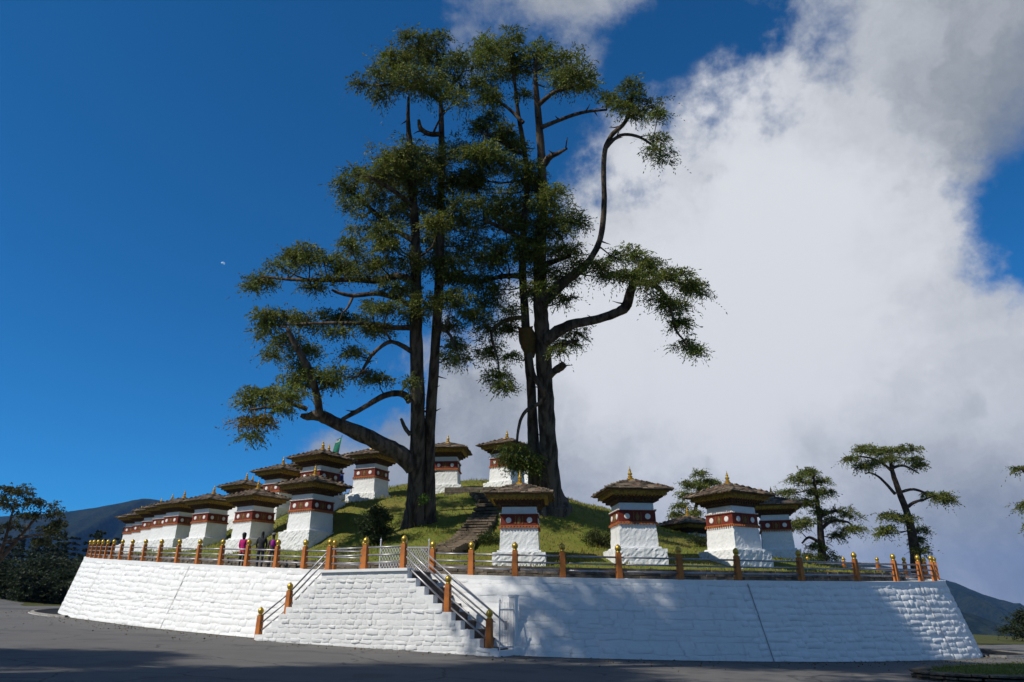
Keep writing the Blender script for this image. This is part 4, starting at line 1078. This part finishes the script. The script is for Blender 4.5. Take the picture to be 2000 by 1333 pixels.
p = atdep(828, 985, 39.2); shrub('seedling', 'bright green seedling sprouting at the cleft of the left trunks', p, .16, .42, 6, 'shrub_leaves', (.12, .06), (3.2, 3.4, 1.2), 'plant')

# grass blades over the lawn
N_ = 60000
bx = rng.uniform(-32, 24, N_ * 2); by = rng.uniform(30, 60, N_ * 2); keep = []
edg = [edge_dist(x, y) for x, y in zip(bx[:N_], by[:N_])]
P0 = [(x, y, lawn_z(x, y)) for x, y, e in zip(bx[:N_], by[:N_], edg) if e > KERB_IN + .15]
P0 = np.array(P0); n = len(P0); d = rng.normal(size=(n, 3)) * .45; d[:, 2] = 1; d /= np.linalg.norm(d, axis=1)[:, None]
tt = np.stack([rng.uniform(.7, 1.5, n), rng.uniform(.75, 1.25, n), rng.uniform(.6, 1.2, n)], 1)
tuft = (np.sin(P0[:, 0] * 1.7 + 1.3 * np.sin(P0[:, 1] * .9)) * np.sin(P0[:, 1] * 1.4 + .7 * np.sin(P0[:, 0] * 1.1)) > .35)
gv, gt = kites(P0 - np.array([0, 0, .02]), d, rng.uniform(.07, .18, n) * np.where(tuft, 1.9, 1.0), .035 * np.ones(n), tt)
tag(link('lawn_grass', tris_mesh('lawn_grass', gv, 4, gt), 'grass_blade'), 'rough yellow-green grass covering the mound', 'grass', kind='stuff')

# ------------------------------------------------------------------ prayer flag
fp = atdep(652, 905, 50); fl = empty('prayer_flag', fp + Vector((0, 0, -1.6)), 0, 'tall green prayer flag leaning above the upper chorten roofs', 'flag')
mb = MB(); mb.tube([(-.1, 0, -1.2), (.12, 0, 1.3), (.42, 0, 3.6)], [.035, .03, .02], 7); mb.obj('pole', 'bark_small', fl)
v = []; f = []; ny = 14
for k in range(ny + 1):
    t = k / ny; x = .0 + .42 * t ** 1.1; z = .8 + 2.75 * t; wd_ = .62 * (1 - .35 * t)
    for j in range(4): v.append((x + .05 - wd_ * j / 3 * (1 if t < .97 else .2), .06 * math.sin(5 * t + j * 1.4) , z - .12 * j / 3))
for k in range(ny):
    for j in range(3): f.append((k * 4 + j, k * 4 + j + 1, (k + 1) * 4 + j + 1, (k + 1) * 4 + j))
me = pydata('cloth', v, f, True); me.materials.append(M['flag_green']); me.materials.append(M['flag_white'])
for i, pl_ in enumerate(me.polygons):
    if (i // 3) % 5 == 2 and i % 3 != 0: pl_.material_index = 1
link('cloth', me, None, fl)

# ------------------------------------------------------------------ people
def person(p, yaw, H, mats, label, bend=.0, extras=(), arms='down'):
    """one continuous skinned body; clothes by region"""
    s = H / 1.72
    J = {'pel': (0, 0, .93), 'chest': (0, .02 - bend * .3, 1.22), 'neck': (0, .0 - bend, 1.44), 'head0': (0, -.02 - bend, 1.53), 'head1': (0, -.02 - bend * 1.1, 1.64), 'head2': (0, -.01 - bend * 1.1, 1.71)}
    Rr = {'pel': (.155, .12), 'chest': (.175, .125), 'neck': (.062, .062), 'head0': (.075, .085), 'head1': (.085, .10), 'head2': (.05, .06)}
    E = [('pel', 'chest'), ('chest', 'neck'), ('neck', 'head0'), ('head0', 'head1'), ('head1', 'head2')]
    for sd, q in ((-1, 'l'), (1, 'r')):
        J['sh' + q] = (.17 * sd, -bend * .9, 1.38); Rr['sh' + q] = (.075, .075)
        fw = .12 if arms == 'fwd' else .02
        J['el' + q] = (.235 * sd, .0 + fw * .3, 1.10); Rr['el' + q] = (.052, .052)
        J['wr' + q] = (.20 * sd, -fw - .05 - bend, .90 if arms != 'fwd' else 1.02); Rr['wr' + q] = (.036, .036)
        J['ha' + q] = (.195 * sd, -fw - .08 - bend, .83 if arms != 'fwd' else .99); Rr['ha' + q] = (.036, .024)
        E += [('chest', 'sh' + q), ('sh' + q, 'el' + q), ('el' + q, 'wr' + q), ('wr' + q, 'ha' + q)]
        for k in range(5):
            nm = 'f%d%s' % (k, q); b = J['ha' + q]
            if k < 4: J[nm] = (b[0] + (-.024 + .016 * k) * 1.0, b[1] - .015, b[2] - .085 + .012 * abs(k - 1.4)); par = 'ha' + q
            else: J[nm] = (b[0] - .05 * sd, b[1] - .035, b[2] - .02); par = 'wr' + q
            Rr[nm] = (.009, .009); E.append((par, nm))
        J['hp' + q] = (.09 * sd, 0, .86); Rr['hp' + q] = (.10, .105)
        J['kn' + q] = (.10 * sd, -.02, .49); Rr['kn' + q] = (.065, .068)
        J['an' + q] = (.10 * sd, .02, .10); Rr['an' + q] = (.045, .05)
        J['he' + q] = (.10 * sd, .03, .045); Rr['he' + q] = (.045, .04)
        J['to' + q] = (.115 * sd, -.15, .04); Rr['to' + q] = (.042, .032)
        E += [('pel', 'hp' + q), ('hp' + q, 'kn' + q), ('kn' + q, 'an' + q), ('an' + q, 'he' + q), ('he' + q, 'to' + q)]
    names = list(J); idx = {n: i for i, n in enumerate(names)}
    me = bpy.data.meshes.new('body'); me.from_pydata([tuple(c * s for c in J[n]) for n in names], [(idx[a], idx[b]) for a, b in E], [])
    o = bpy.data.objects.new('body', me); COL.objects.link(o)
    o.modifiers.new('skin', 'SKIN'); sd_ = o.modifiers.new('sub', 'SUBSURF'); sd_.levels = 1; sd_.render_levels = 1
    sk = me.skin_vertices[0].data if me.skin_vertices else None
    if sk is None:
        bm = bmesh.new(); bm.from_mesh(me); bm.verts.layers.skin.verify(); bm.to_mesh(me); bm.free(); sk = me.skin_vertices[0].data
    for n, i in idx.items(): sk[i].radius = (Rr[n][0] * s, Rr[n][1] * s); sk[i].use_root = (n == 'pel')
    dg = bpy.context.evaluated_depsgraph_get(); dg.update(); m2 = bpy.data.meshes.new_from_object(o.evaluated_get(dg)); bpy.data.objects.remove(o)
    m2.name = 'body'; m2.materials.clear()
    order = ['skin', 'hair', mats['top'], mats['pants'], mats.get('hem', mats['top'])]
    for q in order: m2.materials.append(M[q])
    for pl_ in m2.polygons:
        c = pl_.center / s; pl_.use_smooth = True
        if c.z > 1.46: pl_.material_index = 1 if (c.y > -.055 - bend or c.z > 1.66) else 0
        elif c.z > mats.get('hemz', .90): pl_.material_index = 2
        elif c.z > mats.get('hemlow', .86) : pl_.material_index = 4
        else: pl_.material_index = 3
        if abs(c.x) > .15 and c.z < .92 and c.z > .7: pl_.material_index = 0
    root = empty('person', p, yaw, label, 'person', 'people on the terrace'); link('body', m2, None, root)
    # face: nose, ears
    mb = MB(); hz = 1.60 * s; mb.add([(0, (-.125 - bend) * s, hz), (-.015 * s, (-.10 - bend) * s, hz - .03 * s), (.015 * s, (-.10 - bend) * s, hz - .03 * s), (0, (-.10 - bend) * s, hz + .04 * s)], [(0, 1, 2), (0, 3, 1), (0, 2, 3)]); mb.obj('nose', 'skin', root)
    for e in extras:
        mb = MB()
        if e == 'backpack':
            mb.lathe([(.02, -.24), (.13, -.22), (.155, -.05), (.15, .12), (.10, .21), (.02, .23)], 12); me_ = mb.mesh('backpack', True); ob = link('backpack', me_, 'magenta', root); ob.location = (.03 * s, .17 * s, 1.22 * s); ob.scale = (.64, .5, .66)
        if e == 'cap':
            mb.lathe([(.11, -.035), (.105, .01), (.085, .05), (.04, .08), (.005, .085)], 12); mb.box((0, -.12, -.03), (.15, .10, .015)); ob = link('cap', mb.mesh('cap', True), 'grey_cap', root); ob.location = (0, (-.01 - bend) * s, 1.675 * s)
        if e == 'long_hair':
            mb.lathe([(.015, -.22), (.06, -.17), (.085, -.05), (.105, .08), (.10, .14), (.05, .19), (.005, .20)], 12); ob = link('hair', mb.mesh('hair', True), 'hair', root); ob.location = (0, .02 * s, 1.55 * s)
    return root
def on_deck(px, py, dep):
    p = atdep(px, py, dep); p.z = deck_z(p.x, p.y) - .02; return p
def deck_for_px(px, inset):
    p, i = top_for_px(px, i_sil_l, i_mid + 10, inset); p.z = deck_z(p.x, p.y) - .02; return p
person(deck_for_px(471, .62), R(165), 1.62, dict(top='pink', pants='charcoal', hem='red_cloth', hemz=.92, hemlow=.74), 'person in a bright pink top and dark trousers, back turned, at the railing', 0, ('long_hair',))
person(deck_for_px(506, .60), R(190), 1.72, dict(top='charcoal', pants='navy'), 'person in a dark jacket and navy trousers, back turned, at the railing', .03)
person(deck_for_px(527, .66), R(205), 1.60, dict(top='maroon_grey', pants='maroon_grey'), 'person in a cap with a magenta backpack, at the railing', .08, ('backpack', 'cap'))
pf = atdep(662, 968, 47.5); person(Vector((pf.x, pf.y, max(pf.z, lawn_z(pf.x, pf.y)))), R(150), 1.7, dict(top='blue', pants='navy'), 'person in a blue jacket far up beside the upper chortens', 0)
pf = atdep(683, 972, 50); person(Vector((pf.x, pf.y, lawn_z(pf.x, pf.y) - .35)), R(100), 1.6, dict(top='white_cloth', pants='charcoal'), 'person in white, mostly hidden behind the top of the mound', .1)

# ------------------------------------------------------------------ foreground planter of slate, lower right
pc = Vector((16.7, 23.6, 0)); pz = road_z(pc.x, pc.y)
planter = empty('stone_planter', (pc.x, pc.y, pz), R(8), 'low dark slate-edged planter with grass in the lower right corner', 'planter')
def oval(t, k=1.0): return Vector((math.cos(t) * 4.6 * k, math.sin(t) * 2.1 * k, 0))
for row in range(4):
    t = random.random()
    t_end = t + 2 * math.pi
    while t < t_end - .03:
        dt = random.uniform(.09, .2); q = oval(t + dt / 2, .97 + row * .012 + random.uniform(-.01, .015)); tg = oval(t + dt) - oval(t); c = random.uniform(.5, 1.1)
        mb = MB(); mb.box((0, 0, 0), (tg.length * 1.02, random.uniform(.4, .6), .085 if row < 2 else .05), None, 1, (c, c * .96, c * .92)); o = mb.obj('slab', 'slate', planter, tint=True)
        o.location = q + Vector((0, 0, .05 + row * .10)); o.rotation_euler = (random.uniform(-.05, .05), random.uniform(-.05, .05), math.atan2(tg.y, tg.x) + random.uniform(-.1, .1)); t += dt
v = [(0, 0, .46)] + [tuple(oval(6.283 * k / 40, .95) + Vector((0, 0, .34))) for k in range(40)] + [tuple(oval(6.283 * k / 40, .55) + Vector((0, 0, .46))) for k in range(40)]
f = [(0, 41 + k, 41 + (k + 1) % 40) for k in range(40)] + [(1 + k, 1 + (k + 1) % 40, 41 + (k + 1) % 40, 41 + k) for k in range(40)]
link('soil', pydata('soil', v, f, True), 'grass', planter)
n = 6000; tt_ = rng.uniform(0, 6.283, n); rr_ = np.sqrt(rng.random(n)) * .92
P0 = np.stack([np.cos(tt_) * 4.6 * rr_, np.sin(tt_) * 2.1 * rr_, 0.35 + .1 * (1 - rr_)], 1); d = rng.normal(size=(n, 3)) * .5; d[:, 2] = 1; d /= np.linalg.norm(d, axis=1)[:, None]
gv, gt = kites(P0, d, rng.uniform(.06, .18, n), .014 * np.ones(n), np.ones((n, 3)) * rng.uniform(.7, 1.3, (n, 1)))
o = link('grass', tris_mesh('grass', gv, 4, gt), 'grass_blade', planter); o['kind'] = 'stuff'

# ------------------------------------------------------------------ the wood at left, mountains, moon
def conifer_kites(p, H, r, n):
    t = rng.random(n) ** .8; a = rng.uniform(0, 6.283, n); lay = np.floor(t * 12) / 12 + rng.uniform(0, .03, n)
    rad = r * (1 - lay) ** .8 * rng.uniform(.25, 1.0, n) + .15
    c = np.stack([p[0] + np.cos(a) * rad * .55, p[1] + np.sin(a) * rad * .55, p[2] + H * (.08 + .92 * lay)], 1)
    d = np.stack([np.cos(a), np.sin(a), rng.uniform(-.55, .15, n)], 1); d /= np.linalg.norm(d, axis=1)[:, None]
    return kites(c, d, np.maximum(.5, rad * .55), rng.uniform(.25, .5, n), np.ones((n, 3)) * rng.uniform(.55, 1.3) * rng.uniform(.7, 1.3, (n, 1)))
VT = []
for k in range(330):
    y = rng.uniform(105, 330); px = rng.uniform(-260, 330); x = (px - 1000) / F * y * .97
    zg = ground_z(x, y)
    # the wooded slope rises behind
    zs = zg - 4 + max(0, (y - 120)) * .06 + 9 * ss(105, 200, y)
    VT.append(conifer_kites((x, y, zs - 6), rng.uniform(12, 20), rng.uniform(2.6, 4.2), 620))
wood = finish_crown('conifer_wood', None, VT, 'far_needles'); tag(wood, 'dark conifer wood filling the slope beyond the road at left', 'wood', kind='stuff')
VT = []
for k in range(46):
    px = rng.uniform(-80, 175); y = rng.uniform(92, 112); x = (px - 1000) / F * y * .97; zg = ground_z(x, y)
    c = (x, y, zg + rng.uniform(.5, 3.5)); VT.append(pad_leaves(c, 3.0, 3.0, 2.2, 40, .42, .2, .2, (1, 1, 1)))
thick = finish_crown('thicket', None, VT, 'far_needles'); tag(thick, 'dark bushy thicket along the far side of the road at left', 'thicket', kind='stuff')
# slope carrying the wood
def slope_z(x, y): return ground_z(x, y) - 10 + max(0, (y - 120)) * .06 + 9 * ss(105, 200, y)
tag(link('wooded_slope', grid_mesh('wooded_slope', list(np.linspace(-330, -40, 24)), list(np.linspace(100, 420, 24)), slope_z), 'forest_slope'), kind='structure')
def mountain(name, ridge, dist, depth, base_z, seed, rough=30):
    """ridge: (px,py) of the skyline at distance dist; flanks fall towards the viewer"""
    r = np.random.default_rng(seed); pts = sorted(ridge); X = np.array([q[0] for q in pts], float); Y = np.array([q[1] for q in pts], float)
    cols = np.arange(X[0], X[-1] + 1, 6.0); rows = 36; ph = r.uniform(0, 6, 12); v = []; f = []
    for j in range(rows + 1):
        t = j / rows
        for cpx in cols:
            py = np.interp(cpx, X, Y); top = atdep(cpx, py, dist); yy = top.y - depth * t; 
            ridgex = math.sin(cpx * .035 + ph[0] + 1.5 * t) + .6 * math.sin(cpx * .08 + ph[1] - 2 * t) + .4 * math.sin(cpx * .17 + ph[2] + t * 5)
            zz = base_z + (top.z - base_z) * (1 - t) ** 1.25 + (ridgex * rough * math.sin(math.pi * min(1, t * 1.1)) + r.normal() * rough * .10) * (1 if 0 < t else .15)
            x = top.x * (yy / top.y) ** .3
            v.append((x, yy, zz))
    nc = len(cols)
    for j in range(rows):
        for i in range(nc - 1): f.append((j * nc + i, (j + 1) * nc + i, (j + 1) * nc + i + 1, j * nc + i + 1))
    o = link(name, pydata(name, v, f, True), 'forest_slope'); tag(o, kind='structure'); return o
mountain('mountain', [(-300, 1040), (-100, 1015), (60, 1006), (130, 1000), (180, 993), (240, 982), (268, 976), (285, 974), (310, 977), (335, 984), (400, 1000), (520, 1040), (700, 1090)], 2600, 1500, -160, 5)
mountain('mountain', [(1500, 1090), (1700, 1100), (1800, 1120), (1870, 1140), (1930, 1168), (2000, 1196), (2150, 1215), (2300, 1225)], 3000, 1500, -200, 8)
mountain('mountain', [(1600, 1215), (1850, 1190), (1900, 1200), (1960, 1222), (2050, 1228), (2200, 1205)], 1700, 800, -160, 11, 18)
mp = atdep(435, 516, 14000); mb = MB(); rr_ = 14000 * 4.8 / F
v = []; f = []
for i in range(9):
    th = math.pi * i / 8
    for j in range(9):
        ph_ = math.pi * (j / 8)      # half of the ball, the other half lost in the sky
        v.append((rr_ * math.sin(th) * math.cos(ph_) , -rr_ * math.sin(th) * math.sin(ph_) * .6, rr_ * math.cos(th)))
for i in range(8):
    for j in range(8): f.append((i * 9 + j, i * 9 + j + 1, (i + 1) * 9 + j + 1, (i + 1) * 9 + j))
v = [(x if z > -1e9 else x, y, z) for x, y, z in v]
mm = bpy.data.materials.new('moonlight'); mm.use_nodes = True; pb = mm.node_tree.nodes['Principled BSDF']; pb.inputs['Base Color'].default_value = (.02, .05, .1, 1); pb.inputs['Emission Color'].default_value = (.30, .48, .72, 1); pb.inputs['Emission Strength'].default_value = .55
me = pydata('moon', v, f, True); me.materials.append(mm)
keep = [q for q in f if (sum(v[k][0] for k in q) / 4) * .35 + (sum(v[k][2] for k in q) / 4) * .94 > 0]
me = pydata('moon', v, keep, True); me.materials.append(mm); mo_ = link('moon', me); mo_.location = mp
tag(mo_, 'pale half moon in the deep blue sky left of the trees', 'moon')

# ------------------------------------------------------------------ tall trees beside the camera; they throw the shade on road and wall
def roadside_conifer(x, y, H, lean, seed, label, spread=1.0, t0=.5):
    r = random.Random(seed); root = empty('roadside_conifer', (x, y, ground_z(x, y)), 0, label, 'tree', 'tall trees beside the viewpoint')
    top = Vector((lean[0], lean[1], H)); pts = [Vector((0, 0, -.5)), top * .35 * 1.0, top * .7, top]
    pts[1].x *= .6; pts[1].y *= .6
    bark_tube(pts, [.75, .55, .35, .06], 12, 5).obj('trunk', 'bark', root, True); VT = []; lb = MB()
    for k in range(27):
        t = t0 + (1 - t0) * (k / 26) ** .9; a = r.uniform(0, 6.28); c0 = pts[1].lerp(top, (t - .35) / .65); L = (5.6 * (1 - (t - t0) / (1 - t0) * .6)) * r.uniform(.45, 1.0) * spread
        e = c0 + Vector((math.cos(a) * L, math.sin(a) * L, -.6 + r.uniform(-.5, .9)))
        lb.tube([c0, c0.lerp(e, .5) + Vector((0, 0, .5)), e], [.12, .08, .03], 6)
        for q in (.55, 1.0): VT.append(pad_leaves(c0.lerp(e, q), 1.6, 1.6, .8, 14, .42, .16, .6, per=8))
    lb.obj('limbs', 'bark', root, True); finish_crown('crown', root, VT, 'needles')
for i, (x, y, H, lean, t0, lab) in enumerate([(-17.5, 10.5, 38, (3, 1.5), .66, 'tall conifer by the road, nearest the left picture edge'), (-27, 3, 33, (1, 0), .5, 'tall conifer second along the roadside row'), (-37, 2, 31, (0, 1), .5, 'tall conifer third along the roadside row'), (-48, 0, 31, (0, 0), .5, 'tall conifer last along the roadside row'),
        (-12.5, 2.0, 33, (3, 2), .5, 'tall conifer just left of the viewpoint'), (-9, 4.5, 36, (2, 1), .62, 'tall high-crowned conifer close beside the viewpoint'), (-20, -1, 31, (1, 1), .5, 'tall conifer behind the roadside row'), (-31, -5, 30, (0, 0), .5, 'tall conifer farthest behind the roadside row'), (-13, -7, 31, (1, 1), .5, 'tall conifer behind the viewpoint')]):
    roadside_conifer(x, y, H, lean, 40 + i, lab, 1.0, t0)

# fallen leaves and grit blown along the wall foot and over the road
n = 2600; k_ = rng.integers(0, NB, n); off = np.abs(rng.normal(size=n)) * 1.6 + .03
LP = np.array([list((BASE[i] - inward(i) * float(o_)).xy) for i, o_ in zip(k_, off)]); LP += rng.normal(size=LP.shape) * .2
LP3 = np.array([(x, y, road_z(x, y) + .02) for x, y in LP]); a_ = rng.uniform(0, 6.283, n); d = np.stack([np.cos(a_), np.sin(a_), rng.uniform(0, .35, n)], 1); d /= np.linalg.norm(d, axis=1)[:, None]
lv, lt = kites(LP3, d, rng.uniform(.04, .11, n), rng.uniform(.03, .06, n), np.stack([rng.uniform(1, 2.2, n), rng.uniform(.7, 1.2, n), rng.uniform(.5, 1, n)], 1))
tag(link('leaf_litter', tris_mesh('leaf_litter', lv, 4, lt), 'leaves'), 'fallen leaves and grit scattered along the wall foot', 'leaves', kind='stuff')

# ------------------------------------------------------------------ haze
hz = MB(); hz.box((0, 2000, 140), (16000, 14000, 900)); ho = hz.obj('haze', None); tag(ho, kind='stuff')
hm = bpy.data.materials.new('haze'); hm.use_nodes = True; ht = hm.node_tree; ht.nodes.clear(); oo = ht.nodes.new('ShaderNodeOutputMaterial'); pv = ht.nodes.new('ShaderNodeVolumePrincipled')
pv.inputs['Color'].default_value = (.16, .42, 1, 1); pv.inputs['Density'].default_value = 6.5e-5; pv.inputs['Anisotropy'].default_value = .1
ht.links.new(pv.outputs[0], oo.inputs['Volume']); ho.data.materials.append(hm)
